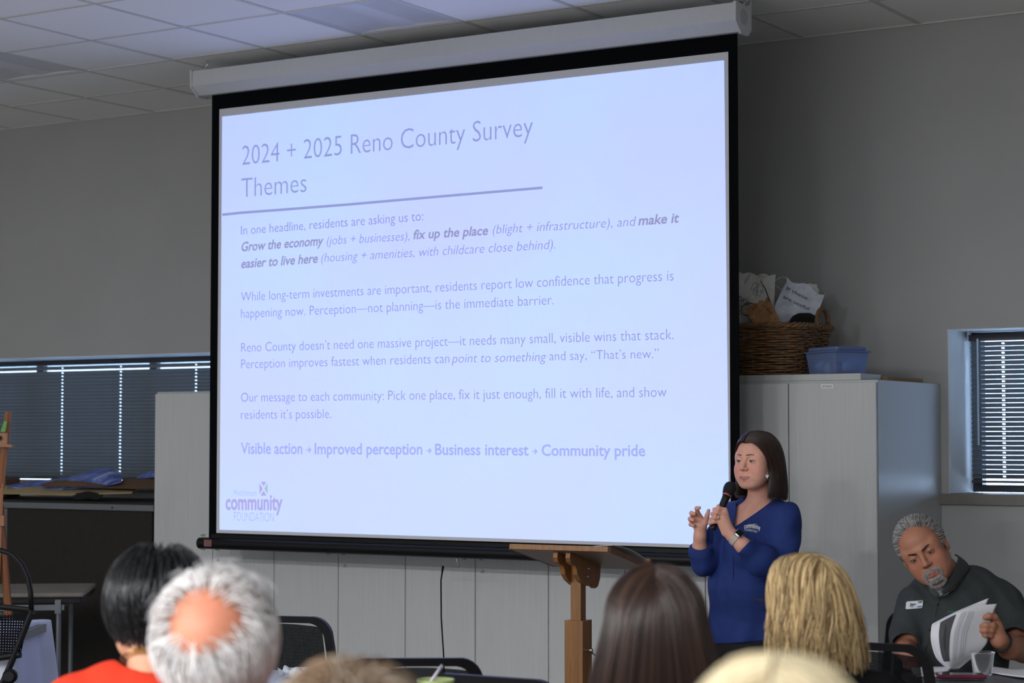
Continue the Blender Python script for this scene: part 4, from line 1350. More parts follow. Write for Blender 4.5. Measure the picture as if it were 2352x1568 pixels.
class Blend:
    """A list of smoothly joined (+) or carved (-) solids; evaluates to a signed distance."""

    def __init__(self):
        self.ops = []

    def ell(self, c, r, k=0.01, op='+', R=None):
        self.ops.append(('E', np.array(c, np.float32), np.array(r, np.float32) * np.ones(3, np.float32), None if R is None else np.array(R, np.float32), k, op)); return self

    def cone(self, a, b_, ra, rb=None, k=0.01, op='+'):
        self.ops.append(('C', np.array(a, np.float32), np.array(b_, np.float32), (float(ra), float(ra if rb is None else rb)), k, op)); return self

    def chain(self, pts, rs, k=0.01, op='+'):
        for i in range(len(pts) - 1):
            self.cone(pts[i], pts[i + 1], rs[i], rs[i + 1], k, op)
        return self

    def half(self, p, n, k=0.004, op='-'):
        """Half space on the n side of p."""
        self.ops.append(('H', np.array(p, np.float32), np.array(nrm(n), np.float32), None, k, op)); return self

    def wave(self, fn):
        """Displace the current surface by fn(P)."""
        self.ops.append(('W', fn)); return self

    def wedge(self, planes, k=0.003, op='-'):
        """Intersection of half spaces [(point, outward normal)...]."""
        self.ops.append(('I', [(np.array(p, np.float32), np.array(nrm(n), np.float32)) for p, n in planes], None, None, k, op)); return self

    def prim(self, o, P):
        if o[0] == 'E':
            q = P - o[1]
            if o[3] is not None: q = q @ o[3]
            qa = q / o[2]; k0 = np.sqrt(np.einsum('ij,ij->i', qa, qa)); qb = qa / o[2]; k1 = np.sqrt(np.einsum('ij,ij->i', qb, qb)) + 1e-9
            return np.where(k0 < 1e-3, -o[2].min(), k0 * (k0 - 1) / k1)
        if o[0] == 'C':
            pa = P - o[1]; ba = o[2] - o[1]
            h = np.clip((pa @ ba) / (ba @ ba + 1e-12), 0, 1)
            q = pa - h[:, None] * ba
            return np.sqrt(np.einsum('ij,ij->i', q, q)) - (o[3][0] + (o[3][1] - o[3][0]) * h)
        if o[0] == 'H':
            return -((P - o[1]) @ o[2])
        e = None
        for p, n in o[1]:
            f = (P - p) @ n
            e = f if e is None else np.maximum(e, f)
        return e

    def __call__(self, P, near=None):
        """near: optional per-solid bool masks over equal blocks of P (solids that can matter there)."""
        P = np.asarray(P, np.float32)
        d = np.full(len(P), 10.0, np.float32)
        for i, o in enumerate(self.ops):
            sel = slice(None)
            if near is not None and o[0] != 'W':
                blk = near[i]
                if not blk.any(): continue
                if not blk.all(): sel = np.repeat(blk, len(P) // len(blk))
            if o[0] == 'W':
                nr = np.abs(d) < 0.05
                if nr.any():
                    d[nr] += o[1](P[nr]).astype(np.float32)
                continue
            dd_ = d[sel]; e = self.prim(o, P[sel]).astype(np.float32)
            k, op = o[-2], o[-1]
            if op == '+':
                h = np.clip(0.5 + 0.5 * (dd_ - e) / k, 0, 1); d[sel] = dd_ + (e - dd_) * h - k * h * (1 - h)
            else:
                h = np.clip(0.5 - 0.5 * (dd_ + e) / k, 0, 1); d[sel] = dd_ + (-e - dd_) * h + k * h * (1 - h)
        return d


def surface_net(f, lo, hi, h, B=8):
    """Sparse surface nets: only blocks near the surface are sampled."""
    lo = np.array(lo, float); hi = np.array(hi, float)
    nb = np.maximum(1, np.ceil((hi - lo) / (h * B)).astype(int))
    ax = [lo[i] + (np.arange(nb[i]) + 0.5) * h * B for i in range(3)]
    G = np.stack(np.meshgrid(*ax, indexing='ij'), -1).reshape(-1, 3).astype(np.float32)
    act = np.argwhere((np.abs(f(G)) < h * B * 1.3).reshape(nb))
    r = np.arange(B + 1)
    O = np.stack(np.meshgrid(r, r, r, indexing='ij'), -1).reshape(-1, 3)
    rad = h * B * 0.87
    cen = (lo + (act + 0.5) * h * B).astype(np.float32)
    near = [None if o[0] == 'W' else f.prim(o, cen) < (3.0 * rad + o[-2] + 0.012) for o in f.ops]
    N = nb * B + 2
    key = lambda I: (I[..., 0].astype(np.int64) * N[1] + I[..., 1]) * N[2] + I[..., 2]
    cs = np.array([(i, j, k) for i in (0, 1) for j in (0, 1) for k in (0, 1)])
    edges = [(i, j) for i in range(8) for j in range(i + 1, 8) if np.abs(cs[i] - cs[j]).sum() == 1]
    VK, VP, EK = [], [], {(a, fl): [] for a in range(3) for fl in (0, 1)}
    for s_ in range(0, len(act), 256):
        a = act[s_:s_ + 256]; nblk = len(a)
        I = a[:, None, :] * B + O[None]
        v = f((lo + I.reshape(-1, 3) * h).astype(np.float32), [None if q is None else q[s_:s_ + 256] for q in near]).reshape(nblk, B + 1, B + 1, B + 1)
        s = v < 0
        cnt = sum(s[:, c[0]:B + c[0], c[1]:B + c[1], c[2]:B + c[2]].astype(np.int8) for c in cs)
        ce = np.argwhere((cnt > 0) & (cnt < 8))
        if not len(ce): continue
        cv = np.stack([v[ce[:, 0], ce[:, 1] + c[0], ce[:, 2] + c[1], ce[:, 3] + c[2]] for c in cs], 1)
        pos = np.zeros((len(ce), 3)); w = np.zeros(len(ce))
        for i, j in edges:
            x = (cv[:, i] < 0) != (cv[:, j] < 0)
            t_ = cv[x, i] / (cv[x, i] - cv[x, j])
            pos[x] += cs[i] + t_[:, None] * (cs[j] - cs[i]); w[x] += 1
        gi = a[ce[:, 0]] * B + ce[:, 1:]
        VK.append(key(gi)); VP.append(lo + (gi + pos / w[:, None]) * h)
        for ax_ in range(3):
            s0 = [slice(None)] + [slice(0, B)] * 3
            s1 = [slice(None)] + [slice(0, B)] * 3; s1[ax_ + 1] = slice(1, B + 1)
            A, Bv = s[tuple(s0)], s[tuple(s1)]
            for fl, mk in ((0, A & ~Bv), (1, ~A & Bv)):
                e = np.argwhere(mk)
                if len(e): EK[(ax_, fl)].append(a[e[:, 0]] * B + e[:, 1:])
    VK = np.concatenate(VK); VP = np.concatenate(VP)
    so = np.argsort(VK); VK = VK[so]; V = VP[so]
    F_ = []
    for (ax_, fl), L_ in EK.items():
        if not L_: continue
        E = np.concatenate(L_); b_, c_ = (ax_ + 1) % 3, (ax_ + 2) % 3
        q = []; ok = np.ones(len(E), bool)
        for db, dc_ in ((0, 0), (-1, 0), (-1, -1), (0, -1)):
            e = E.copy(); e[:, b_] += db; e[:, c_] += dc_
            kk = key(e); ii = np.searchsorted(VK, kk); ii = np.minimum(ii, len(VK) - 1)
            ok &= (VK[ii] == kk) & (e >= 0).all(1); q.append(ii)
        q = np.stack(q, 1)[ok]
        F_.append(q[:, ::-1] if fl else q)
    return V, np.concatenate(F_).astype(np.int32)


def organic(name, f, lo, hi, h, material, parent, color=None, smooth_iter=1):
    V, Fq = surface_net(f, lo, hi, h)
    if smooth_iter:
        e = np.concatenate([Fq[:, [0, 1]], Fq[:, [1, 2]], Fq[:, [2, 3]], Fq[:, [3, 0]]])
        for _ in range(smooth_iter):
            acc = np.zeros_like(V); c = np.zeros(len(V))
            np.add.at(acc, e[:, 0], V[e[:, 1]]); np.add.at(c, e[:, 0], 1)
            V = V * 0.5 + 0.5 * acc / np.maximum(c, 1)[:, None]
    return raw_obj(name, V, Fq, material, parent, smooth=True, vcol=None if color is None else color(V))


def onto(f, p, steps=6):
    """Slide a point onto the surface of f."""
    p = np.array(p, np.float32)
    for _ in range(steps):
        e = 0.001
        Q = np.array([p, p + (e, 0, 0), p + (0, e, 0), p + (0, 0, e)], np.float32)
        d = f(Q); g = (d[1:] - d[0]) / e
        p = p - g / (g @ g + 1e-6) * d[0]
    return p


def normal_at(f, p):
    e = 0.002
    Q = np.array([p, p + np.array((e, 0, 0)), p + np.array((0, e, 0)), p + np.array((0, 0, e))], np.float32)
    d = f(Q); return nrm(d[1:] - d[0])


def folds(amp, freq, direction, seed=0, warp=0.02):
    """Soft cloth folds running along 'direction'."""
    R = np.random.default_rng(seed); ph = R.uniform(0, 6.28, 6)
    d = nrm(direction); a = nrm(np.cross(d, (0.3, 0.5, 0.81))); b_ = np.cross(d, a)

    def fn(P):
        u = P @ a; v = P @ b_; w = P @ d
        s1 = np.sin(freq * (u + 0.6 * v) + 3.0 * np.sin(9 * w + ph[0]) + ph[1])
        s2 = np.sin(1.7 * freq * (v - 0.4 * u) + 2.5 * np.sin(7 * w + ph[2]) + ph[3])
        m = 0.5 + 0.5 * np.sin(8 * w + 11 * u + ph[4])
        return amp * (s1 * m + 0.5 * s2 * (1 - m))
    return fn


# ------------------------------------------------------------------ hair
def crom(P, u):
    """Catmull-Rom through control points P (k,3) at parameters u in 0..1."""
    P = np.asarray(P, float); k = len(P)
    x = np.clip(u, 0, 1) * (k - 1); i = np.minimum(x.astype(int), k - 2); t_ = (x - i)[:, None]
    p0 = P[np.maximum(i - 1, 0)]; p1 = P[i]; p2 = P[i + 1]; p3 = P[np.minimum(i + 2, k - 1)]
    return 0.5 * (2 * p1 + (p2 - p0) * t_ + (2 * p0 - 5 * p1 + 4 * p2 - p3) * t_ ** 2 + (-p0 + 3 * p1 - 3 * p2 + p3) * t_ ** 3)


def strands_mesh(name, S, rad, material, parent, cols, taper=0.35, root_taper=0.8):
    """S: (n, m, 3) strand points in world space -> triangular tubes with per-strand colour."""
    n, m, _ = S.shape
    T = np.gradient(S, axis=1); T /= (np.linalg.norm(T, axis=2, keepdims=True) + 1e-9)
    ref = np.array((0.31, 0.17, 0.93))
    U = np.cross(T, ref); U /= (np.linalg.norm(U, axis=2, keepdims=True) + 1e-9)
    Wv = np.cross(T, U)
    tt = np.linspace(0, 1, m)
    prof = np.minimum(1, root_taper + (1 - root_taper) * tt * 6) * (1 - (1 - taper) * np.clip((tt - 0.6) / 0.4, 0, 1))
    rr = (np.asarray(rad).reshape(-1, 1) * np.ones((n, 1))) * prof
    V = np.zeros((n, m, 3, 3))
    for j in range(3):
        a = 2 * math.pi * j / 3
        V[:, :, j] = S + (U * math.cos(a) + Wv * math.sin(a)) * rr[:, :, None]
    base = (np.arange(n) * m * 3)[:, None, None, None]
    i = np.arange(m - 1)[None, :, None, None] * 3
    j = np.arange(3)[None, None, :, None]; j2 = (j + 1) % 3
    Fq = np.concatenate([base + i + j, base + i + j2, base + i + 3 + j2, base + i + 3 + j], 3).reshape(-1, 4)
    C = np.repeat(np.asarray(cols), m * 3, axis=0)
    return raw_obj(name, V.reshape(-1, 3), Fq, material, parent, smooth=True, vcol=C)


def hair_cols(n, base, var, R, streak=None, pst=0.0):
    c = np.array(base)[None] * np.exp(R.normal(0, var, (n, 1)))
    if streak is not None:
        k = R.random(n) < pst
        c[k] = np.array(streak)[None] * np.exp(R.normal(0, var, (k.sum(), 1)))
    return np.clip(c, 0, 1)


def guided(G, n, m, R, jit=0.004, inner=0.12, centre=(0, 0, 0), wave=0.0, wfreq=3.0, lens=(0.85, 1.0), clump=0.0, nclump=60):
    """Strands interpolated across a list of guide curves G (na, nt, 3)."""
    G = np.asarray(G, float); na, nt, _ = G.shape
    al = R.random(n) if not clump else np.clip(np.round(R.random(n) * nclump) / nclump + R.normal(0, clump, n), 0, 1)
    u = np.linspace(0, 1, m)
    S = np.zeros((n, m, 3))
    ln = R.uniform(lens[0], lens[1], n)
    for t_ in range(m):
        rows = np.stack([crom(G[a], np.array([u[t_]]))[0] for a in range(na)])
        S[:, t_] = crom(rows, al)
    # per-strand length: resample shorter
    idx = u[None, :] * ln[:, None] * (m - 1)
    i0 = np.minimum(idx.astype(int), m - 2); fr = (idx - i0)[..., None]
    ar = np.arange(n)[:, None]
    S = S[ar, i0] * (1 - fr) + S[ar, i0 + 1] * fr
    c = np.array(centre, float)
    sc = 1 - inner * R.random(n) ** 1.6
    S[:, :, :2] = c[:2] + (S[:, :, :2] - c[:2]) * sc[:, None, None]
    S[:, :, 2] = c[2] + (S[:, :, 2] - c[2]) * np.where(S[:, :, 2] > c[2], sc[:, None], 1.0)
    S += R.normal(0, jit, (n, 1, 3)) * np.linspace(0.25, 1.3, m)[None, :, None]
    if wave:
        ph = (np.round(al * nclump) * 2.399)[:, None] + R.normal(0, 0.35, (n, 1))
        w = np.sin(ph + wfreq * 2 * math.pi * u[None]) * wave * np.linspace(0, 1, m)[None] ** 0.8
        w2 = np.cos(ph * 1.3 + wfreq * 1.6 * math.pi * u[None]) * wave * np.linspace(0, 1, m)[None] ** 0.8
        S[:, :, 0] += w; S[:, :, 1] += w2
    return S


def to_world(S, C, M, sc=1.0):
    return np.asarray(C) + (np.asarray(S) * sc) @ np.asarray(M).T


# ------------------------------------------------------------------ heads
def head_axes(turn, nod=0.0, roll=0.0):
    """turn 0 looks at the camera, positive turns the face to the picture's left; nod>0 looks down."""
    fwd = math.cos(turn) * (-HB) + math.sin(turn) * (-_rt)
    X = np.cross((0, 0, 1.0), fwd)
    return np.column_stack((X, fwd, (0, 0, 1.0))) @ roty(roll) @ rotx(-nod)


def head_solid(B, C, M, sc=1.0, face=True, open_mouth=False, jaw=1.0, male=False, ears=True, cheek=1.0):
    w = lambda p: np.array(C) + M @ (np.array(p, float) * sc)
    def E(c, r, k, op='+', R=None):
        B.ell(w(c), np.array(r) * sc, k * sc, op, M if R is None else M @ R)
    def K(a, b_, ra, rb, k, op='+'):
        B.cone(w(a), w(b_), ra * sc, rb * sc, k * sc, op)
    E((0, -.018, .030), (.074, .094, .080), .01)
    E((0, .028, -.03), (.060 * jaw, .060, .080), .03)
    E((0, .040, .045), (.056, .044, .045), .02)
    for s in (-1, 1):
        K((s * .052 * jaw, 0, -.056), (s * .022 * jaw, .066, -.096), .018, .016, .022)
        E((s * .038 * jaw, .053, -.036), (.026 * cheek, .027 * cheek, .027 * cheek), .022)
        E((s * .033 * jaw, .050, -.066), (.025 * cheek, .026 * cheek, .028), .022)
        E((s * .052, .042, .014), (.018, .030, .026), .02)
    E((0, .074, -.1), (.021 * jaw, .017, .016), .016)
    E((0, .030, -.088), (.042 * jaw, .046, .026), .02)
    if not face:
        if ears:
            for s in (-1, 1):
                E((s * .077, -.008, -.012), (.009, .019, .031), .006, '+', rotz(-s * 0.35))
        return w
    br = .0105 if male else .008
    for s in (-1, 1):
        K((s * .012, .084, .019), (s * .043, .068, .021), br, br * .8, .014)
        E((s * .031, .0955, .002), (.0185, .0135, .0105), .012, '-')
    K((0, .082, .012), (0, .1035, -.027), .0075, .0095, .011)
    E((0, .1055, -.0300), (.0112, .0105, .0088), .006)
    for s in (-1, 1):
        E((s * .0125, .0965, -.0335), (.0074, .009, .0066), .005)
        E((s * .0064, .104, -.0395), (.0036, .0045, .003), .002, '-')
    E((0, .076, -.066), (.030, .020, .022), .016)
    for s in (-1, 1):
        K((s * .0265, .0790, -.0650), (s * .007, .0945, -.0660), .0022, .0034, .004)
        K((s * .007, .0945, -.0660), (0, .0945, -.0670), .0036, .0034, .004)
        lz = -.0755 if not open_mouth else -.0775
        K((s * .0250, .0790, -.0662), (0, .0930, lz), .0022, .0044, .004)
    if open_mouth:
        E((0, .097, -.0702), (.0195, .019, .0030), .002, '-')
    else:
        for s in (-1, 1):
            K((s * .023, .0865, -.0705), (0, .102, -.0712), .0013, .0015, .002, '-')
    for s in (-1, 1):
        E((s * .031, .0762, .0), (.0142, .0138, .0128), .007)
        E((s * .0312, .0925, -.0008 if not male else -.0034), (.0132, .012, .0049 if not male else .0027), .0012, '-')
    if ears:
        for s in (-1, 1):
            E((s * .077, -.008, -.012), (.009, .019, .031), .006, '+', rotz(-s * 0.35))
            E((s * .085, -.002, -.008), (.006, .009, .017), .004, '-')
    return w


def skin_color(C, M, sc, base, lip=None, blush=0.0, extra=None):
    def fn(V):
        L_ = (V - np.array(C)) @ np.array(M) / sc
        c = np.tile(np.array(base), (len(V), 1))
        x, y, z = np.abs(L_[:, 0]), L_[:, 1], L_[:, 2]
        if blush:
            g = np.exp(-((x - .04) ** 2 + (z + .035) ** 2) / .0007) * (y > .02)
            g2 = np.exp(-(x ** 2 + (z + .035) ** 2) / .0002) * (y > .08)
            c *= (1 - blush * np.maximum(g, g2)[:, None] * np.array((0.0, 0.35, 0.3)))
        if lip is not None:
            q_ = (x / .0265) ** 2 + ((z + .0715 - 8.0 * x * x) / .0082) ** 2
            a_ = np.clip((1.15 - q_) / .35, 0, 1)[:, None] * (y > .075)[:, None]
            c = c * (1 - a_) + np.array(lip) * a_
        if extra is not None:
            c = extra(c, L_)
        return c
    return fn


m_skinv = mat('skin', (1, 1, 1), 0.5, vcol='col', noise=0.05, nscale=90, bump=0.06, bscale=900, sss=0.08, spec=0.35)
m_eye = mat('eye', (1, 1, 1), 0.12, vcol='col')
m_hair = mat('hair strands', (1, 1, 1), 0.38, vcol='col', spec=0.45)
m_hair_soft = mat('soft grey hair', (1, 1, 1), 0.6, vcol='col', spec=0.25)
m_brow = mat('eyebrow hair', srgb(112, 84, 64), 0.9)
m_browd = mat('dark eyebrow hair', srgb(30, 26, 24), 0.8)
m_teeth = mat('teeth', srgb(225, 218, 208), 0.3)
m_gold = mat('gold', srgb(190, 150, 70), 0.3, metal=1.0)


def eyes(C, M, sc, parent, gaze, iris, brow, thick=1.0, brow_h=0.0, white=.55):
    w = lambda p: np.array(C) + M @ (np.array(p, float) * sc)
    g = nrm(gaze)
    for s in (-1, 1):
        r = .0125 * sc; c0 = w((s * .031, .0765, 0))
        V, Fc = [], []
        nu, nv = 20, 14
        for i in range(nv + 1):
            for j in range(nu):
                a, b_ = math.pi * i / nv, 2 * math.pi * j / nu
                V.append((math.sin(a) * math.cos(b_), math.cos(a), math.sin(a) * math.sin(b_)))
        for i in range(nv):
            for j in range(nu):
                Fc.append((i * nu + j, i * nu + (j + 1) % nu, (i + 1) * nu + (j + 1) % nu, (i + 1) * nu + j))
        # pole (local +y) points along the gaze
        yv = M @ g; xv = nrm(np.cross(yv, (0, 0, 1))); zv = np.cross(xv, yv)
        V = np.array(V); ang = np.degrees(np.arccos(np.clip(V[:, 1], -1, 1)))
        col = np.where((ang < 12)[:, None], np.array((.01, .01, .012)), np.where((ang < 27)[:, None], np.array(iris), np.array((white, white * .97, white * .94))))
        P = c0 + (V[:, :1] * xv + V[:, 1:2] * yv + V[:, 2:] * zv) * r
        raw_obj('eye', P, [tuple(f) for f in Fc], m_eye, parent, smooth=True, vcol=col)
        shp = ((.0115, .0945, .0190), (.02, .0940, .0215), (.031, .0880, .0250), (.041, .080, .0255), (.048, .0712, .0230)) if thick > 1.2 else ((.0115, .0930, .0245), (.02, .0925, .0262), (.031, .0870, .0275), (.041, .079, .0258), (.048, .0705, .0215))
        pts = [w((s * x, y, z + brow_h)) for x, y, z in shp]
        MB().tube(pts, [r_ * sc * thick for r_ in (.0020, .0025, .0022, .0015, .0006)], 6).build('eyebrow', brow, parent, smooth=True)
        lash = [w((s * (.0312 + .0128 * math.cos(a)), .0895 - .0055 * math.cos(a) ** 2, -.0006 + .0046 * math.sin(a) * (1 if thick < 1.2 else .8))) for a in np.linspace(.1, math.pi - .1, 9)]
        MB().tube(lash, [.0004 * sc] + [.0010 * sc] * 7 + [.0004 * sc], 5).build('eyelash', m_browd, parent, smooth=True)
# ------------------------------------------------------------------ more hair and decal tools
def scalp_hair(C, M, sc, n, m, R, keep, whorl, length, lift=0.004, grav=0.02, wave=0.0, ell_c=(0, -.018, .030), ell_r=(.075, .095, .081), spread=0.35, layer=0.010, curl=2.0, stick=0.6):
    """Strands rooted on the skull, combed away from a whorl and kept outside the skull."""
    ec, er = np.array(ell_c), np.array(ell_r)
    D_ = R.normal(0, 1, (n * 6, 3)); D_ /= np.linalg.norm(D_, axis=1, keepdims=True)
    P = ec + D_ * er
    k = keep(P)
    P, D_ = P[k][:n], D_[k][:n]
    n = len(P)
    N = (P - ec) / er ** 2; N /= np.linalg.norm(N, axis=1, keepdims=True)
    w = P - np.array(whorl)
    fr_ = 45.0; lf = np.stack([np.sin(P @ np.array(q) * fr_ + i) for i, q in enumerate(((1, .4, .2), (.3, 1, -.5), (-.4, .3, 1)))], 1)
    T = w - N * (w * N).sum(1, keepdims=True) + R.normal(0, spread * 0.03, (n, 3)) + lf * spread * .03; T -= N * (T * N).sum(1, keepdims=True)
    T /= (np.linalg.norm(T, axis=1, keepdims=True) + 1e-9)
    L_ = length(P) * R.uniform(0.7, 1.15, n)
    lay = R.random(n) * layer
    S = np.zeros((n, m, 3)); p = P.copy(); d = T + N * (lift * 40)
    d /= np.linalg.norm(d, axis=1, keepdims=True)
    ph = R.uniform(0, 6.28, n); B_ = np.cross(T, N)
    for i in range(m):
        S[:, i] = p
        st = (L_ / (m - 1))[:, None]
        d = d + np.array((0, 0, -1)) * grav * (m and 1.0) + B_ * (wave * np.cos(ph + curl * 6.28 * i / m))[:, None]
        d /= np.linalg.norm(d, axis=1, keepdims=True)
        p = p + d * st
        q = (p - ec) / er; r = np.linalg.norm(q, axis=1)
        lim = 1.0 + (0.012 + lay) / 0.08 * min(1, (i + 1) / 3)
        ins = r < lim
        p[ins] = ec + er * (q[ins] / r[ins, None]) * (lim if np.isscalar(lim) else lim[ins])[:, None]
        Nn = (p - ec) / er ** 2; Nn /= np.linalg.norm(Nn, axis=1, keepdims=True)
        up_ = p[:, 2:3] > -.05
        d = d - Nn * np.maximum(0, (d * Nn).sum(1, keepdims=True)) * stick * up_
    return to_world(S, C, M, sc)


def onto_many(f, P, steps=5):
    P = np.array(P, np.float32); n = len(P); e = 0.001
    for _ in range(steps):
        Q = np.concatenate([P, P + (e, 0, 0), P + (0, e, 0), P + (0, 0, e)]).astype(np.float32)
        d = f(Q); g = np.stack([d[n:2 * n] - d[:n], d[2 * n:3 * n] - d[:n], d[3 * n:] - d[:n]], 1) / e
        P = P - g / ((g * g).sum(1, keepdims=True) + 1e-6) * d[:n, None]
    return P, g / (np.linalg.norm(g, axis=1, keepdims=True) + 1e-9)


def hit(f, xy, D0, D1):
    """Where lines of sight through pixels meet a surface (used to lay print flat on cloth)."""
    xy = np.asarray(xy, float)
    r = np.array([ray(x, y) for x, y in xy]); t_ = np.full(len(xy), D0)
    for _ in range(40):
        P = (_C + r * t_[:, None]).astype(np.float32)
        t_ = np.minimum(t_ + f(P) * 0.9, D1)
    return _C + r * (t_ - 0.0009)[:, None]


def print_on(name, f, s, x0, y0, x1, y1, cap, D0, D1, material, parent, bold=0.0, arch=0.0):
    V, Fc = text_mesh(s, bold)
    capu = text_mesh('H', 0.0)[0][:, 1].max()
    u = (V[:, 0] - V[:, 0].min()) / (V[:, 0].max() - V[:, 0].min())
    xy = np.stack([x0 + (x1 - x0) * u, y0 + (y1 - y0) * u - V[:, 1] / capu * cap - arch * np.sin(math.pi * u)], 1)
    return raw_obj(name, hit(f, xy, D0, D1), Fc, material, parent)


def patch_on(name, f, poly, D0, D1, material, parent):
    P = hit(f, poly, D0, D1)
    return raw_obj(name, P, [tuple(range(len(poly) - 1, -1, -1))], material, parent)


# ------------------------------------------------------------------ the presenter
PD = 8.1
W = lambda x, y, d=0.0: at_d(x, y, PD + d)
base = W(1710, 1500, 0.0)
pres = thing('person', 'standing presenter in a royal blue blouse speaking into a microphone', 'person', (base[0], base[1], 0))
HC, HM, HS = W(1738, 1057, 0.0), head_axes(math.radians(41), 0.02, 0.0), 0.97
MBd = head_axes(math.radians(28))
skin = Blend()
hw_ = head_solid(skin, HC, HM, HS, True, open_mouth=True, jaw=1.08, cheek=1.14, ears=True)
skin.cone(hw_((0, -.022, -.065)), W(1744, 1152, 0.03), .045, .050, .022)
skin.ell(W(1745, 1222, 0.03), (.155, .107, .135), .03, '+', MBd)
skin.cone(W(1694, 1182, .075), W(1798, 1186, -.06), .038, .038, .03)
skin.ell(W(1716, 1350, 0.03), (.125, .10, .19), .03, '+', MBd)
# near arm (her left), elbow bent, hand round the microphone
skin.chain([W(1806, 1192, -.09), W(1793, 1302, -.15), W(1706, 1252, -.235), W(1681, 1229, -.222)], [.038, .036, .030, .0245], .012)
skin.cone(W(1681, 1229, -.222), W(1662, 1196, -.214), .0235, .021, .01)
for a, b_, ra, rb in (((1676, 1222, -.224), (1665, 1171, -.219), .016, .0105), ((1672, 1222, -.224), (1661, 1181, -.226), .016, .011), ((1669, 1222, -.222), (1657, 1190, -.225), .016, .0105), ((1665, 1222, -.218), (1652, 1198, -.219), .015, .0098)):
    skin.cone(W(*a), W(*b_), ra, rb, .008)
for P, r in ((((1665, 1171, -.219), (1651, 1167, -.226), (1641, 1170, -.210), (1643, 1174, -.188)), (.0092, .0086, .0080, .0070)),
             (((1661, 1181, -.226), (1647, 1176, -.232), (1636, 1180, -.212), (1639, 1184, -.188)), (.0095, .0088, .0082, .0072)),
             (((1657, 1190, -.225), (1643, 1188, -.231), (1632.5, 1192, -.212), (1636, 1196, -.189)), (.0092, .0086, .0080, .0070)),
             (((1652, 1198, -.219), (1640, 1198, -.225), (1630, 1201.5, -.208), (1633, 1205, -.190)), (.0082, .0076, .0070, .0062)),
             (((1672, 1216, -.205), (1668, 1192, -.172), (1659, 1172, -.166), (1650, 1162, -.172)), (.015, .0115, .0098, .0080))):
    skin.chain([W(*p) for p in P], r, .0035)
# far arm (her right), hand raised with curled fingers
skin.chain([W(1676, 1188, .1), W(1620, 1296, .02), W(1607, 1258, -.01), W(1607.5, 1232, -.03)], [.034, .030, .029, .0245], .012)
skin.cone(W(1607.5, 1232, -.03), W(1609, 1208, -.03), .0235, .026, .012)
skin.ell(W(1606, 1201, -.026), (.029, .016, .026), .012, '+', np.column_stack((_rt, HB, (0, 0, 1))))
for P, r in ((((1611, 1190, -.026), (1602, 1176, -.036), (1600, 1167, -.052), (1606, 1166, -.066)), (.0100, .0090, .0082, .0072)),
             (((1604, 1193, -.026), (1591, 1183, -.036), (1588, 1178, -.056), (1595, 1180, -.070)), (.0100, .0092, .0084, .0074)),
             (((1599, 1199, -.026), (1586, 1193, -.036), (1584.5, 1191, -.056), (1592, 1194, -.068)), (.0096, .0088, .0080, .0070)),
             (((1596, 1207, -.026), (1586.5, 1204, -.034), (1586, 1203.5, -.05), (1593, 1207, -.062)), (.0088, .0078, .0072, .0062)),
             (((1612, 1216, -.03), (1620, 1199, -.046), (1624, 1184, -.056), (1627.5, 1172, -.054)), (.0150, .0118, .0092, .0070))):
    skin.chain([W(*p) for p in P], r, .0045)
SK = srgb(228, 170, 150)
body = organic('body', skin, W(1750, 1250, 0) - (0.36, 0.36, 0.36) - np.array((0, 0, .12)), W(1700, 1150, 0) + (0.36, 0.36, 0.34), 0.0021, m_skinv, pres,
               skin_color(HC, HM, HS, SK, srgb(192, 112, 106), 0.45))
eyes(HC, HM, HS, pres, (0.10, 1, 0.02), (.028, .036, .040), m_brow, 0.95, -.001)
tp = [hw_((x, .0905 - 6.0 * x * x, -.0695)) for x in np.linspace(-.015, .015, 9)]
MB().tube(tp, .0025, 6).build('teeth', m_teeth, pres, smooth=True)

# blouse
bl = Blend()
bl.ell(W(1745, 1225, 0.03), (.168, .119, .15), .03, '+', MBd)
bl.ell(W(1716, 1350, 0.03), (.158, .128, .19), .06, '+', MBd)
bl.ell(W(1712, 1450, 0.03), (.162, .135, .15), .05, '+', MBd)
bl.ell(W(1722, 1258, -.06), (.10, .065, .075), .05, '+', MBd)
bl.cone(W(1680, 1184, .09), W(1806, 1190, -.085), .052, .058, .04)
bl.cone(W(1722, 1160, .055), W(1778, 1163, .0), .03, .03, .03)
bl.chain([W(1806, 1192, -.09), W(1800, 1245, -.12), W(1790, 1298, -.15)], [.060, .062, .066], .025)
bl.chain([W(1790, 1298, -.15), W(1745, 1284, -.205), W(1709, 1254, -.237)], [.064, .060, .038], .02)
bl.chain([W(1680, 1186, .09), W(1645, 1240, .05), W(1620, 1290, .015)], [.055, .052, .054], .02)
bl.chain([W(1620, 1290, .015), W(1610, 1268, -.005), W(1607, 1250, -.018)], [.052, .047, .033], .015)
bl.wave(folds(.0046, 34, (0.2, 0, 1), 3))
bl.wave(folds(.0032, 62, (0.5, 0.3, 1), 9))
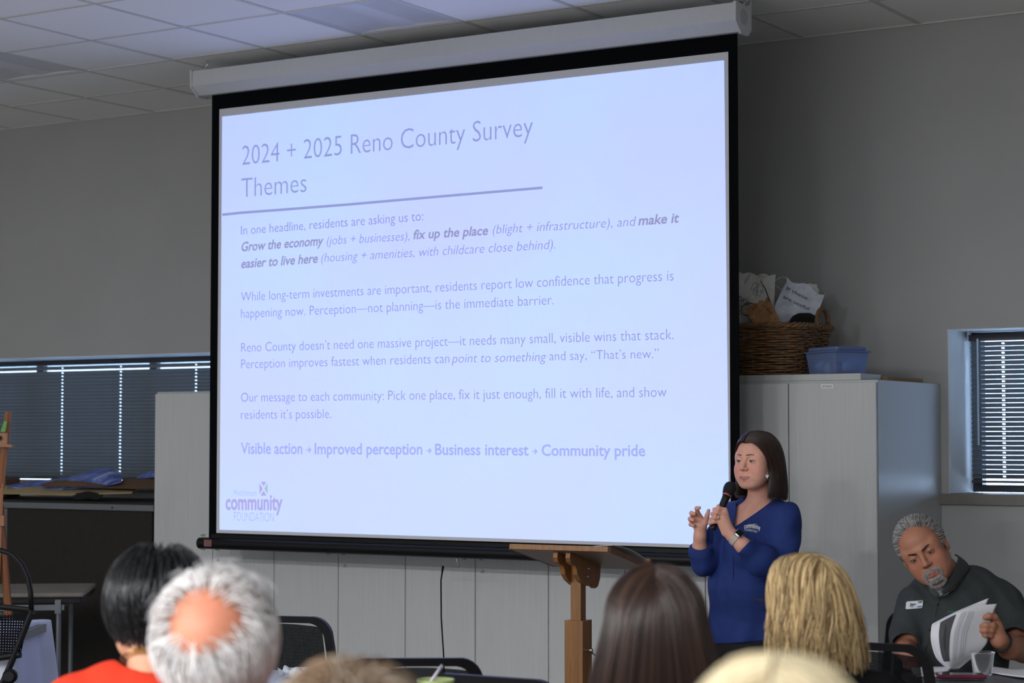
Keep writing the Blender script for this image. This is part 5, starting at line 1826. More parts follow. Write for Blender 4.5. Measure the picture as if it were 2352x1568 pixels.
# neck opening, V front, open cuffs, hem
bl.cone(W(1743, 1140, 0.02), W(1741, 1040, 0.02), .060, .07, .006, '-')
lft = _rt; zz = np.array((0, 0, 1.0))
pA, pB, pC = W(1704, 1138, -.1), W(1689, 1214, -.1), W(1797, 1138, -.1)
e_l = pB - pA; n_l = -(_rt * (-e_l[2]) + zz * (e_l @ _rt)); n_l *= -np.sign(n_l @ _rt)
e_r = pC - pB; n_r = _rt * (-e_r[2]) + zz * (e_r @ _rt); n_r *= np.sign(n_r @ _rt)
bl.wedge([(pA, n_l), (pB, n_r), (W(1730, 1200, .03), HB), (W(1740, 1120, 0), (0, 0, 1))], .004, '-')
for a, b_, r in ((W(1712, 1257, -.236), W(1690, 1236, -.227), .031), (W(1607, 1256, -.014), W(1607, 1236, -.028), .030)):
    bl.cone(a, b_, r * .97, r * 1.02, .003, '-')
    ax = nrm(b_ - a)
    bl.wedge([(a + ax * .004, -ax), (a + ax * .09, ax), (a + _rt * .055, _rt), (a - _rt * .055, -_rt), (a - (0, 0, .05), (0, 0, -1)), (a - HB * .06, -HB), (a + HB * .05, HB)], .003, '-')
bl.half(W(1700, 1473, 0), (0.10, 0, -1), .006)
blouse = organic('blouse', bl, W(1745, 1490, 0) - (0.42, 0.36, 0.02), W(1740, 1130, 0) + (0.34, 0.36, 0.04), 0.0030, mat('royal blue crepe', srgb(40, 58, 120), 0.75, noise=0.05, nscale=40, bump=0.2, bscale=700, spec=0.2), pres, smooth_iter=1)
m_white = mat('white stitching', srgb(225, 228, 235), 0.8)
D0, D1 = PD - 0.5, PD + 0.3
print_on('chest_lettering', bl, 'community', 1709, 1213, 1746.5, 1217, 10, D0, D1, m_white, blouse, 0.03, 3.0)
print_on('chest_lettering', bl, 'HUTCHINSON', 1715, 1208, 1733, 1206, 3.2, D0, D1, m_white, blouse, 0.01, 0.5)
print_on('chest_lettering', bl, 'FOUNDATION', 1710, 1219, 1739, 1223.5, 5.6, D0, D1, m_white, blouse, 0.01, 1.0)
for a in range(4):
    an = math.radians(45 + 90 * a); cx, cy = 1734, 1205.5
    q = [(cx + 4.3 * math.cos(an + t_) * r_, cy + 4.3 * math.sin(an + t_) * r_) for t_, r_ in ((-.30, 1), (.30, 1), (0, .15))]
    patch_on('chest_emblem', bl, q, D0, D1, m_white, blouse)
m_tie = mat('blue tie cord', srgb(26, 46, 120), 0.8)
for pts in (((1688, 1214), (1684, 1240), (1683, 1275), (1684, 1305), (1683, 1332)), ((1689, 1214), (1700, 1205), (1716, 1190), (1735, 1174), (1760, 1158))):
    P = hit(bl, pts, D0, D1)
    MB().tube(P, .0022, 6).build('tie_cord', m_tie, blouse)
# trousers and shoes
tr = Blend()
tr.ell(W(1712, 1470, 0.03), (.15, .12, .12), .04, '+', MBd)
for x, d in ((1678, .06), (1744, -.02)):
    tr.chain([W(x, 1490, d), W(x - 2, 1680, d - .01), W(x, 1872, d + .02)], [.085, .062, .05], .03)
tr.wave(folds(.003, 40, (0, 0, 1), 5))
tr.half((0, 0, .035), (0, 0, -1))
organic('trousers', tr, W(1712, 1893, 0) - (.25, .25, 0.0), W(1712, 1440, 0) + (.25, .25, .02), 0.007, mat('black trousers', srgb(16, 16, 20), 0.85), pres)
for x, d in ((1678, .06), (1744, -.02)):
    sh = Blend(); c0 = W(x, 1880, d); c0[2] = .03
    sh.ell(c0 + MBd @ np.array((0, .04, .012)), (.042, .11, .04), .01, '+', MBd).half((0, 0, .002), (0, 0, -1))
    organic('shoe', sh, c0 - (.18, .18, .04), c0 + (.18, .18, .08), .006, m_ink, pres)
# hair: parted, straight to the shoulders, near side behind the ear
R = np.random.default_rng(21)
hc = np.array((0, -.018, .03))


def pres_guides(s, near):
    g = [[(.002 * s, .092, .078), (.030 * s, .084, .080), (.058 * s, .066, .056), (.075 * s, .044, .016), (.081 * s, .024, -.030), (.085 * s, .026, -.075), (.087 * s, .034, -.115), (.084 * s, .040, -.156)],
         [(.003 * s, .064, .107), (.036 * s, .055, .102), (.068 * s, .036, .070), (.083 * s, .016, .024), (.088 * s, .0, -.022), (.091 * s, -.004, -.070), (.092 * s, -.002, -.115), (.090 * s, .0, -.160)],
         [(.003 * s, .015, .122), (.042 * s, .006, .114), (.076 * s, -.012, .078), (.090 * s, -.030, .028), (.094 * s, -.042, -.026), (.096 * s, -.050, -.078), (.096 * s, -.054, -.122), (.094 * s, -.054, -.165)],
         [(.003 * s, -.04, .120), (.040 * s, -.052, .108), (.068 * s, -.070, .070), (.080 * s, -.082, .020), (.084 * s, -.088, -.032), (.086 * s, -.092, -.082), (.086 * s, -.094, -.126), (.084 * s, -.092, -.168)],
         [(.002 * s, -.085, .096), (.022 * s, -.104, .078), (.040 * s, -.116, .044), (.048 * s, -.122, .0), (.050 * s, -.124, -.044), (.050 * s, -.126, -.088), (.050 * s, -.124, -.130), (.048 * s, -.120, -.170)],
         [(.000, -.090, .088), (.004 * s, -.110, .070), (.010 * s, -.122, .036), (.012 * s, -.128, -.006), (.012 * s, -.130, -.050), (.012 * s, -.130, -.092), (.012 * s, -.128, -.132), (.012 * s, -.124, -.170)]]
    return np.array(g)


SS = []; CC = []
for s, n in ((1, 2600), (-1, 1500)):
    G = pres_guides(s, s > 0)
    S = guided(G, n, 18, R, jit=.0018, inner=.10, centre=hc, lens=(.84, 1.0))
    SS.append(S)
    # smooth under-sheet so no scalp shows between strands
    nu, nv = 40, 22
    al = np.linspace(0, 1, nu); rows = []
    for t_ in np.linspace(0, .94, nv):
        ctl = np.stack([crom(G[a], np.array([t_]))[0] for a in range(len(G))]); rows.append(crom(ctl, al))
    P = np.stack(rows, 1); P[:, :, :2] = hc[:2] + (P[:, :, :2] - hc[:2]) * .93; P[:, :, 2] = np.where(P[:, :, 2] > .03, .03 + (P[:, :, 2] - .03) * .95, P[:, :, 2])
    P = to_world(P.reshape(-1, 3), HC, HM, HS)
    Fq = [(i * nv + j, (i + 1) * nv + j, (i + 1) * nv + j + 1, i * nv + j + 1) for i in range(nu - 1) for j in range(nv - 1)]
    raw_obj('hair_underlayer', P, Fq, mat('dark brown under hair', srgb(30, 21, 18), 0.6), pres, smooth=True)
S = to_world(np.concatenate(SS), HC, HM, HS)
strands_mesh('hair', S, .00125 * np.exp(R.normal(0, .2, len(S))), m_hair, pres, hair_cols(len(S), srgb(52, 35, 28), .28, R, srgb(84, 60, 46), .12))
# earring, watch, ring
ep = W(1762, 1094, -.10)
MB().prism([(-.0075, .006), (.0075, .006), (.0, -.0095)], ep, _rt, zz, HB * .002).build('earring', m_white, pres)
MB().cyl(ep + zz * .006, ep + zz * .017, .0008, n=6).build('earring_hook', m_chrome, pres)
wa, wb = W(1698, 1244, -.232), W(1681, 1229, -.222)
ax = nrm(wb - wa); cw = (wa + wb) / 2
nx = nrm(-HB * .7 + zz * .45 + _rt * .45); nx = nrm(nx - ax * (nx @ ax)); ny = np.cross(ax, nx)
wat = MB()
V = []
nseg = 32
for i in range(nseg):
    a = 2 * math.pi * i / nseg; rad = nx * math.cos(a) + ny * math.sin(a)
    for h_, r_ in ((-.0095, .0285), (-.0095, .0305), (.0095, .0292), (.0095, .0272)):
        V.append(cw + ax * h_ + rad * r_)
wat.add(V, [(i * 4 + k, ((i + 1) % nseg) * 4 + k, ((i + 1) % nseg) * 4 + (k + 1) % 4, i * 4 + (k + 1) % 4) for i in range(nseg) for k in range(4)])
strap = wat.build('watch_strap', mat('beige watch strap', srgb(196, 188, 174), 0.6), pres, smooth=False)
MW = np.column_stack((ax, ny, nx))
cs = MB().bevel_box(cw + nx * .0335, (.031, .036, .009), .007, MW).build('watch_case', m_chrome, pres); shade_auto(cs, 40)
MB().bevel_box(cw + nx * .0382, (.028, .033, .002), .006, MW).build('watch_face', mat('black watch glass', srgb(8, 8, 10), 0.08), pres)
rp = W(1650, 1187.5, -.2285); rd = nrm(W(1643, 1188, -.231) - W(1657, 1190, -.225))
MB().tube([rp + .0100 * (zz * math.cos(a) + np.cross(rd, zz) * math.sin(a)) for a in np.linspace(0, 2 * math.pi, 20)[:-1]], .0013, 6, closed=True).build('ring', m_chrome, pres)
MB().lathe(rp - HB * .0095, [(.001, 0), (.0035, .001), (.0025, .004), (.001, .0045)], 8, np.column_stack((_rt, zz, -HB))).build('ring_stone', m_teeth, pres)

# microphone in her hand
m0, m1 = W(1637, 1214, -.203), W(1680, 1113, -.135)
ax = nrm(m1 - m0); ux = nrm(np.cross(ax, zz)); uy = np.cross(ax, ux); MM = np.column_stack((ux, uy, ax)); ml = np.linalg.norm(m1 - m0)
mic = thing('microphone', 'black handheld microphone with a red ring, held by the presenter', 'microphone', tuple(m0))
m_micb = mat('black microphone body', srgb(16, 16, 18), 0.4); m_grl = mat('black mesh grille', srgb(14, 14, 16), 0.6, bump=1.0, bscale=900)
hb_ = ml - .052
MB().lathe(m0, [(.001, -.004), (.0115, -.003), (.0128, .002), (.0128, .024), (.0118, .026), (.0125, .03), (.0155, hb_ - .012), (.0165, hb_)], 24, MM).build('handle', m_micb, mic, smooth=True)
MB().lathe(m0 + ax * hb_, [(.001, 0), (.0178, 0), (.0178, .003), (.001, .003)], 24, MM).build('silver_band', m_chrome, mic)
MB().lathe(m0 + ax * (hb_ + .0032), [(.001, 0), (.0188, 0), (.0192, .004), (.001, .004)], 24, MM).build('red_ring', mat('red ring', srgb(190, 40, 34), 0.4), mic)
MB().lathe(m0 + ax * (hb_ + .0075), [(.001, 0), (.020, 0), (.0235, .012), (.0258, .024), (.0255, .034), (.0225, .044), (.016, .051), (.008, .054), (.001, .055)], 24, MM).build('grille', m_grl, mic, smooth=True)
# ------------------------------------------------------------------ the seated man reading
MD = 7.0
Wm = lambda x, y, d=0.0: at_d(x, y, MD + d)
base = Wm(2195, 1600, 0.1)
man = thing('person', 'seated grey-bearded man in a dark grey shirt reading a printed booklet', 'person', (base[0], base[1], 0))
NC, NM, NS = Wm(2121, 1262, 0.0), head_axes(math.radians(22), 0.22, -0.50), 1.0
MBm = head_axes(math.radians(10))
sk = Blend()
hm_ = head_solid(sk, NC, NM, NS, True, jaw=1.08, male=True, cheek=1.0)
sk.cone(hm_((0, -.03, -.055)), Wm(2184, 1334, .07), .058, .058, .025)
sk.cone(hm_((0, .01, -.085)), Wm(2172, 1345, .03), .042, .05, .025)
sk.ell(Wm(2192, 1430, .07), (.18, .11, .17), .03, '+', MBm)
sk.ell(Wm(2190, 1530, .05), (.16, .13, .18), .03, '+', MBm)
sk.cone(Wm(2105, 1385, .06), Wm(2285, 1378, .06), .06, .06, .03)
# his right arm: forearm resting, hand on the papers
sk.chain([Wm(2104, 1400, .05), Wm(2078, 1488, .0), Wm(2086, 1503, -.16), Wm(2091, 1508, -.19)], [.050, .040, .030, .026], .012)
sk.cone(Wm(2090, 1508, -.19), Wm(2095, 1513, -.225), .025, .022, .012)
for P in (((2088, 1512, -.235), (2087, 1524, -.262), (2088, 1533, -.272)), ((2094, 1514, -.238), (2095, 1526, -.265), (2096, 1535, -.275)), ((2099, 1515, -.236), (2102, 1526, -.262), (2103, 1534, -.270)), ((2083, 1512, -.228), (2080, 1522, -.25), (2080, 1531, -.262)), ((2098, 1506, -.205), (2106, 1517, -.225), (2107, 1527, -.24))):
    sk.chain([Wm(*p) for p in P], [.0115, .0100, .0085], .006)
# his left arm: elbow out, hand holding the page edge
sk.chain([Wm(2300, 1395, .05), Wm(2352, 1490, -.02), Wm(2318, 1487, -.16), Wm(2294, 1468, -.235)], [.056, .047, .039, .028], .012)
sk.cone(Wm(2294, 1468, -.235), Wm(2288, 1443, -.238), .027, .026, .012)
for P, r in ((((2292, 1430, -.234), (2285, 1417, -.252), (2272, 1414, -.262), (2263, 1417, -.258)), (.0125, .0110, .0105, .0092)),
             (((2291, 1442, -.240), (2280, 1436, -.266), (2265, 1436, -.270), (2254, 1438, -.262)), (.0128, .0112, .0106, .0092)),
             (((2287, 1452, -.240), (2277, 1447, -.266), (2264, 1447, -.270), (2253, 1448, -.262)), (.0122, .0108, .0100, .0088)),
             (((2284, 1461, -.236), (2275, 1458, -.258), (2264, 1458, -.264), (2256, 1457, -.258)), (.0108, .0096, .0088, .0078)),
             (((2290, 1450, -.22), (2284, 1420, -.205), (2277, 1405, -.21), (2268, 1402, -.222)), (.0150, .0125, .0110, .0092))):
    sk.chain([Wm(*p) for p in P], r, .005)


def beard(c, L_):
    x, y, z = np.abs(L_[:, 0]), L_[:, 1], L_[:, 2]
    g = np.clip(1.25 - np.maximum((x / .034) ** 2, 0) - ((z + .1) / .030) ** 2, 0, 1) * (y > .03)
    return c * (1 - .35 * g[:, None])


SKM = srgb(172, 118, 94)
organic('body', sk, Wm(2190, 1500, 0) - (.40, .42, .14), Wm(2200, 1260, 0) + (.36, .36, .19), .0024, m_skinv, man, skin_color(NC, NM, NS, SKM, srgb(190, 118, 104), .3, beard))
eyes(NC, NM, NS, man, (0.05, 1, -.55), (.03, .025, .02), m_browd, 1.35, -.0035, .28)
# shirt
st = Blend()
st.ell(Wm(2193, 1432, .07), (.205, .135, .19), .03, '+', MBm)
st.ell(Wm(2198, 1530, .05), (.178, .165, .20), .05, '+', MBm)
st.cone(Wm(2112, 1390, .06), Wm(2292, 1380, .06), .066, .078, .04)
st.cone(Wm(2150, 1345, .09), Wm(2235, 1335, .10), .05, .055, .05)
st.chain([Wm(2104, 1398, .055), Wm(2086, 1450, .02), Wm(2080, 1480, -.03)], [.066, .056, .051], .022)
st.chain([Wm(2298, 1392, .055), Wm(2335, 1450, .0), Wm(2335, 1468, -.05)], [.080, .074, .064], .025)
st.wave(folds(.0055, 30, (0.4, 0, 1), 13))
st.wave(folds(.0035, 55, (-0.5, 0.2, 1), 4))
st.cone(Wm(2180, 1335, .06), Wm(2138, 1230, .03), .058, .08, .008, '-')
# open collar: narrow V at the throat
vA, vB, vC = Wm(2136, 1338, -.1), Wm(2158, 1366, -.1), Wm(2186, 1338, -.1)
el = vB - vA; nl = _rt * el[2] - zz * (el @ _rt); nl *= -np.sign(nl @ _rt)
er = vC - vB; nr = _rt * (-er[2]) + zz * (er @ _rt); nr *= np.sign(nr @ _rt)
st.wedge([(vA, nl), (vB, nr), (Wm(2160, 1350, .03), HB), (vA + zz * .05, zz)], .004, '-')
for a, ax in ((Wm(2080, 1486, -.05), nrm(Wm(2086, 1503, -.16) - Wm(2078, 1488, .0))), (Wm(2338, 1474, -.06), nrm(Wm(2318, 1487, -.16) - Wm(2352, 1490, -.02)))):
    st.cone(a - ax * .05, a + ax * .12, .047, .05, .003, '-')
st.half((0, 0, .60), (0, 0, -1))
m_shirt = mat('dark grey shirt cloth', srgb(58, 62, 64), 0.85, noise=0.12, nscale=160, bump=0.3, bscale=800, spec=0.2)
shirt = organic('shirt', st, Wm(2195, 1500, 0) - (.40, .40, .22), Wm(2200, 1290, 0) + (.36, .36, .06), .0036, m_shirt, man)
# standing collar flaps
m_collar = mat('dark grey collar', srgb(56, 61, 65), 0.85, bump=0.3, bscale=800)
col = MB().grid(lambda u, v: np.array(crom([Wm(*p) for p in ((2218, 1300, .13), (2226, 1306, .06), (2208, 1330, .0), (2186, 1352, -.055), (2163, 1366, -.075))], np.array([u]))[0]) * (1 - v) +
                np.array(crom([Wm(*p) for p in ((2192, 1274, .11), (2200, 1280, .05), (2192, 1305, -.01), (2176, 1335, -.055), (2160, 1360, -.08))], np.array([u]))[0]) * v + _rt * .006 * math.sin(3.1 * v), 16, 5, .004)
o = col.build('collar', m_collar, shirt, smooth=True)
col = MB().grid(lambda u, v: np.array(crom([Wm(*p) for p in ((2128, 1342, -.02), (2134, 1360, -.05), (2148, 1372, -.075), (2157, 1370, -.08))], np.array([u]))[0]) * (1 - v) +
                np.array(crom([Wm(*p) for p in ((2132, 1335, -.04), (2138, 1346, -.06), (2150, 1358, -.08), (2156, 1364, -.085))], np.array([u]))[0]) * v, 12, 4, .004)
col.build('collar', m_collar, shirt, smooth=True)
ts = Blend(); ts.ell(Wm(2160, 1352, -.012), (.034, .026, .026), .01); ts.half(Wm(2160, 1346, 0), (0, 0, 1))
organic('undershirt', ts, Wm(2160, 1352, -.01) - .06, Wm(2160, 1352, -.01) + .06, .003, mat('white undershirt', srgb(215, 215, 212), 0.9), man)
E0, E1 = MD - .5, MD + .3
m_btn = mat('dark button', srgb(20, 22, 24), 0.4)
for x, y in ((2154, 1389), (2137, 1446), (2118, 1501)):
    p = hit(st, [(x, y)], E0, E1)[0]
    MB().lathe(p + HB * .001, [(.001, 0), (.0055, 0), (.0055, .0018), (.004, .0024), (.001, .002)], 12, np.column_stack((_rt, zz, -HB))).build('button', m_btn, shirt)
P = hit(st, [(2160, 1372), (2150, 1405), (2142, 1440), (2132, 1475), (2122, 1505)], E0, E1)
MB().tube(P, .0012, 5).build('placket_seam', m_btn, shirt)
# stitched logo on his chest and the name badge
print_on('shirt_lettering', st, 'Hutchinson', 2177, 1406, 2202, 1406, 4.5, E0, E1, mat('green thread', srgb(46, 130, 62), 0.8), shirt, .01)
print_on('shirt_lettering', st, 'community', 2174, 1413, 2206, 1413, 7, E0, E1, mat('blue thread', srgb(40, 52, 160), 0.8), shirt, .02)
bp = hit(st, [(2099, 1388)], E0, E1)[0] - HB * .008
bx_, bz_ = nrm(_rt * 1.0 + zz * .09 + HB * -.12), nrm(zz + _rt * .12)
badge = MB()
bw, bh = .029, .0135
poly = []
for cx, cz, a0 in ((bw - .005, bh - .005, 0), (-bw + .005, bh - .005, 90), (-bw + .005, -bh + .005, 180), (bw - .005, -bh + .005, 270)):
    for k in range(5):
        a = math.radians(a0 + 22.5 * k); poly.append((cx + .005 * math.cos(a), cz + .005 * math.sin(a)))
bn = np.cross(bx_, bz_)
bg = badge.prism(poly, bp, bx_, bz_, bn * -.0025).build('name_badge', mat('white badge plastic', srgb(226, 228, 232), 0.35), man)
fr_ = bp + bn * .0006 if bn @ HB < 0 else bp - bn * .0030
m_navy = mat('navy print', srgb(24, 40, 100), 0.6); m_teal = mat('blue print', srgb(60, 110, 170), 0.6)
off = -HB * .0034
text_on('badge_lettering', 'Jan', bp + bx_ * -.017 + bz_ * -.001 + off, bp + bx_ * .003 + bz_ * -.001 + off, .008, bz_, m_navy, bg, bold=.02)
MB().add([bp + off + bx_ * a + bz_ * b_ for a, b_ in ((-.013, -.0068), (-.003, -.0068), (-.003, -.0050), (-.013, -.0050))], [(0, 1, 2, 3)]).build('badge_small_print', m_teal, bg)
MB().add([bp + off + bx_ * a + bz_ * b_ for a, b_ in ((.008, -.0095), (.026, -.0085), (.026, -.0060), (.019, -.0050), (.008, -.0075))], [(0, 1, 2, 3, 4)]).build('badge_small_print', m_teal, bg)
for k, (c_, m_) in enumerate(((.014, mat('green print', srgb(40, 130, 70), 0.6)), (.021, m_navy))):
    MB().add([bp + off + bx_ * (c_ + a) + bz_ * b_ for a, b_ in ((-.005, .012), (-.0015, .012), (0, .009), (.0015, .012), (.005, .012), (0, .0045))], [(0, 5, 2, 1), (2, 5, 4, 3)]).build('badge_emblem', m_, bg)
# trousers, shoes
tr = Blend()
tr.ell(Wm(2190, 1640, .10), (.19, .17, .12), .04, '+', MBm)
hp = Wm(2190, 1640, .1); hp[2] = .53
for s in (-1, 1):
    a = hp + MBm @ np.array((s * .1, -.05, 0)); b_ = hp + MBm @ np.array((s * .16, .40, -.02)); c_ = b_ + MBm @ np.array((0, -.02, -.42))
    tr.chain([a, b_, c_], [.09, .068, .055], .03)
tr.half((0, 0, .035), (0, 0, -1))
organic('trousers', tr, hp - (.6, .65, .54), hp + (.5, .45, .2), .010, mat('dark trousers', srgb(36, 38, 44), 0.9), man)
for s in (-1, 1):
    c_ = hp + MBm @ np.array((s * .16, .42, 0)); c_[2] = .03
    sh = Blend(); sh.ell(c_ + MBm @ np.array((0, .03, .015)), (.048, .13, .045), .01, '+', MBm).half((0, 0, .002), (0, 0, -1))
    organic('shoe', sh, c_ - (.2, .2, .04), c_ + (.2, .2, .1), .008, m_ink, man)
# hair: short, grey, combed forward; goatee
R = np.random.default_rng(5)


def keep_man(P):
    x, y, z = np.abs(P[:, 0]), P[:, 1], P[:, 2]
    front = z > .066 + .0 * x - .25 * np.maximum(0, .03 - x) * 0
    top = (z > .074) & (y < .040 + .25 * np.minimum(x, .04))
    side = (y < .030 - .10 * np.maximum(0, .05 - z) - .0) & (z > -.030) & (x > .05)
    back = (y < -.02) & (z > -.05)
    return top | (side & (z > -.02) & (y < .026)) | back


S = scalp_hair(NC, NM, NS, 7000, 6, R, keep_man, (0.035, .095, .060), lambda P: np.where(P[:, 2] > .06, .022, .012), lift=.004, grav=.03, wave=.03, spread=.5, layer=.005)
strands_mesh('hair', S, .00062, m_hair_soft, man, hair_cols(len(S), srgb(182, 180, 180), .2, R, srgb(88, 84, 84), .3))
pts = []
while len(pts) < 2200:
    x, z = R.uniform(-.036, .036), R.uniform(-.122, -.046)
    ms = (abs(x) < .031) and (-.0645 < z < -.0555) and z < -.0555 - .15 * max(0, abs(x) - .010)
    ch = z < -.082 and (x / .028) ** 2 + ((z + .099) / .022) ** 2 < 1
    sd = (.026 < abs(x) < .034) and (-.09 < z < -.058)
    lp = abs(x) < .020 and -.088 < z < -.0795
    if ms or ch or sd or lp: pts.append((x, .085 if z > -.1 else .075, z))
P, N = onto_many(sk, to_world(np.array(pts), NC, NM, NS), 7)
dn_ = NM @ np.array((0, .05, -1.0))
S = np.stack([P + N * (.0005 + .0016 * t_) + (dn_[None] + R.normal(0, .35, (len(P), 3))) * .0065 * t_ for t_ in np.linspace(0, 1, 5)], 1)
strands_mesh('goatee', S, .0005, m_hair_soft, man, hair_cols(len(S), srgb(196, 192, 190), .14, R, srgb(120, 108, 102), .15))
# wrist band and wedding ring
cw = Wm(2299, 1473, -.215); ax = nrm(Wm(2294, 1468, -.235) - Wm(2318, 1487, -.16)); ux = nrm(np.cross(ax, zz)); uy = np.cross(ax, ux)
MB().tube([cw + (ux * math.cos(a) + uy * math.sin(a)) * .0335 for a in np.linspace(0, 2 * math.pi, 25)[:-1]], .0055, 8, closed=True).build('wrist_band', m_ink, man, smooth=True)
rp = Wm(2284, 1438, -.259); rd = nrm(Wm(2280, 1436, -.266) - Wm(2291, 1442, -.240)); u_ = nrm(np.cross(rd, HB)); v_ = np.cross(rd, u_)
MB().tube([rp + .0122 * (u_ * math.cos(a) + v_ * math.sin(a)) for a in np.linspace(0, 2 * math.pi, 21)[:-1]], .0016, 6, closed=True).build('ring', m_gold, man)

# ------------------------------------------------------------------ booklet in his hand
def page(rows, d_rows):
    """Rows of pixel control points from the spine up to the free edge."""
    Rw = [np.array([Wm(x, y, d) for (x, y), d in zip(r, dd)]) for r, dd in zip(rows, d_rows)]

    def fn(u, v):
        c = np.stack([crom(r, np.array([u]))[0] for r in Rw])
        return crom(c, np.array([v]))[0]
    return fn


rows = [[(2180, 1537), (2190, 1538), (2202, 1536)], [(2158, 1512), (2190, 1508), (2262, 1484)], [(2145, 1470), (2195, 1452), (2270, 1452)], [(2143, 1440), (2210, 1408), (2280, 1412)], [(2150, 1430), (2215, 1396), (2290, 1386)]]
dr = [[-.27, -.27, -.27], [-.30, -.31, -.26], [-.31, -.31, -.25], [-.29, -.28, -.235], [-.27, -.25, -.22]]
f1 = page(rows, dr)
bk = thing('booklet', 'stapled white printed booklet held open in the man\u2019s hand', 'booklet', tuple(Wm(2185, 1537, -.27)))
MB().grid(f1, 20, 24, .0012).build('front_page', m_paper, bk, smooth=True)
rows2 = [[(2178, 1537), (2188, 1538), (2200, 1536)], [(2150, 1510), (2185, 1500), (2255, 1478)], [(2138, 1468), (2190, 1445), (2262, 1440)], [(2140, 1436), (2205, 1405), (2264, 1395)], [(2146, 1430), (2200, 1402), (2271, 1373)]]
f2 = page(rows2, [[q - .0 + .018 for q in r] for r in dr])
MB().grid(f2, 20, 24, .0012).build('rear_page', m_paper, bk, smooth=True)
toc = -HB * .0012
m_dkpr = mat('dark grey print', srgb(72, 72, 78), 0.7); m_grpr = mat('grey print', srgb(196, 196, 204), 0.7)
MB().grid(lambda u, v: f1(.16 + .24 * u, .20 + .58 * v) + toc, 8, 16).build('printed_panel', m_dkpr, bk, smooth=True)
for k, uu in enumerate((.48, .51, .54, .60, .63, .66)):
    MB().grid(lambda u, v: f1(uu + .012 * u, .20 + .58 * v) + toc, 2, 16).build('printed_line', m_grpr, bk, smooth=True)
for uu, v0, v1 in ((.27, .36, .66), (.295, .34, .6)):
    MB().grid(lambda u, v: f1(uu + .010 * u, v0 + (v1 - v0) * v) + toc * 1.6, 2, 10).build('printed_title', m_ink, bk, smooth=True)

# things on the grey table
def table_sheet(label, pix, th=.0012, curl=.01, seed=1, nm='paper_sheet'):
    P = [at_z(x, y, MZ + .004 + .0015 * seed) for x, y in pix]
    fn = lambda u, v: (P[0] * (1 - u) + P[1] * u) * (1 - v) + (P[3] * (1 - u) + P[2] * u) * v + zz * curl * (u * u * .6 + .4 * math.sin(4 * u + seed) * v) * (1 if curl else 0)
    return tag(MB().grid(fn, 14, 10, th).build(nm, m_paper, None, smooth=True), label, 'paper')


table_sheet('fanned white pages under the man\u2019s right hand', [(2098, 1547), (2178, 1541), (2190, 1529), (2092, 1533)], .004, .006, 1)
table_sheet('white sheet lying under the maroon phone', [(2104, 1553), (2190, 1553), (2196, 1545), (2104, 1548)], .002, .0, 0)
table_sheet('white pages lying right of the clear cup', [(2272, 1542), (2365, 1560), (2372, 1536), (2272, 1532)], .003, .012, 2)
p0 = at_z(2207, 1556, MZ + .0065)
A_ = rotz(YAW - .06)
ph = thing('phone', 'maroon cased phone lying face up on the grey table', 'phone', tuple(p0))
o = MB().bevel_box(p0 + zz * .0065, (.152, .076, .012), .008, A_).build('phone_case', mat('maroon rubber', srgb(120, 30, 58), 0.45), ph); shade_auto(o, 40)
MB().bevel_box(p0 + zz * .0127, (.140, .064, .001), .006, A_).build('phone_glass', mat('phone glass', srgb(30, 30, 36), 0.08), ph)
c0 = at_z(2257, 1549, MZ + .001)
sC = FPX / np.linalg.norm(c0 - _C)
tum = thing('plastic_cup', 'clear plastic cup standing on the grey table before the man', 'cup', tuple(c0))
r0, r1, h_ = 20 / sC, 27 / sC, 50 / sC
MB().lathe(c0, [(.001, .002), (r0, .0), (r0 + .001, .004), (r1 - .002, h_ - .006), (r1 - .001, h_ - .004), (r1 + .001, h_ - .002), (r1 + .001, h_), (r1 - .002, h_), (r1 - .0035, h_ - .006), (r0 - .001, .004), (.001, .003)], 40).build('cup_wall', glass_mat('clear cup plastic', (.96, .97, .98), .985, .05, .22), tum, smooth=True)
# his chair
o = copy_tree(chair0); o['label'] = 'black mesh-back chair the seated man is sitting on'
cpos = hp.copy(); a_ = YAW - .1
o.rotation_euler = (0, 0, a_); sh = rotz(a_) @ np.array((0.0, 0.10, 0)); o.location = (cpos[0] + sh[0], cpos[1] + sh[1], 0)
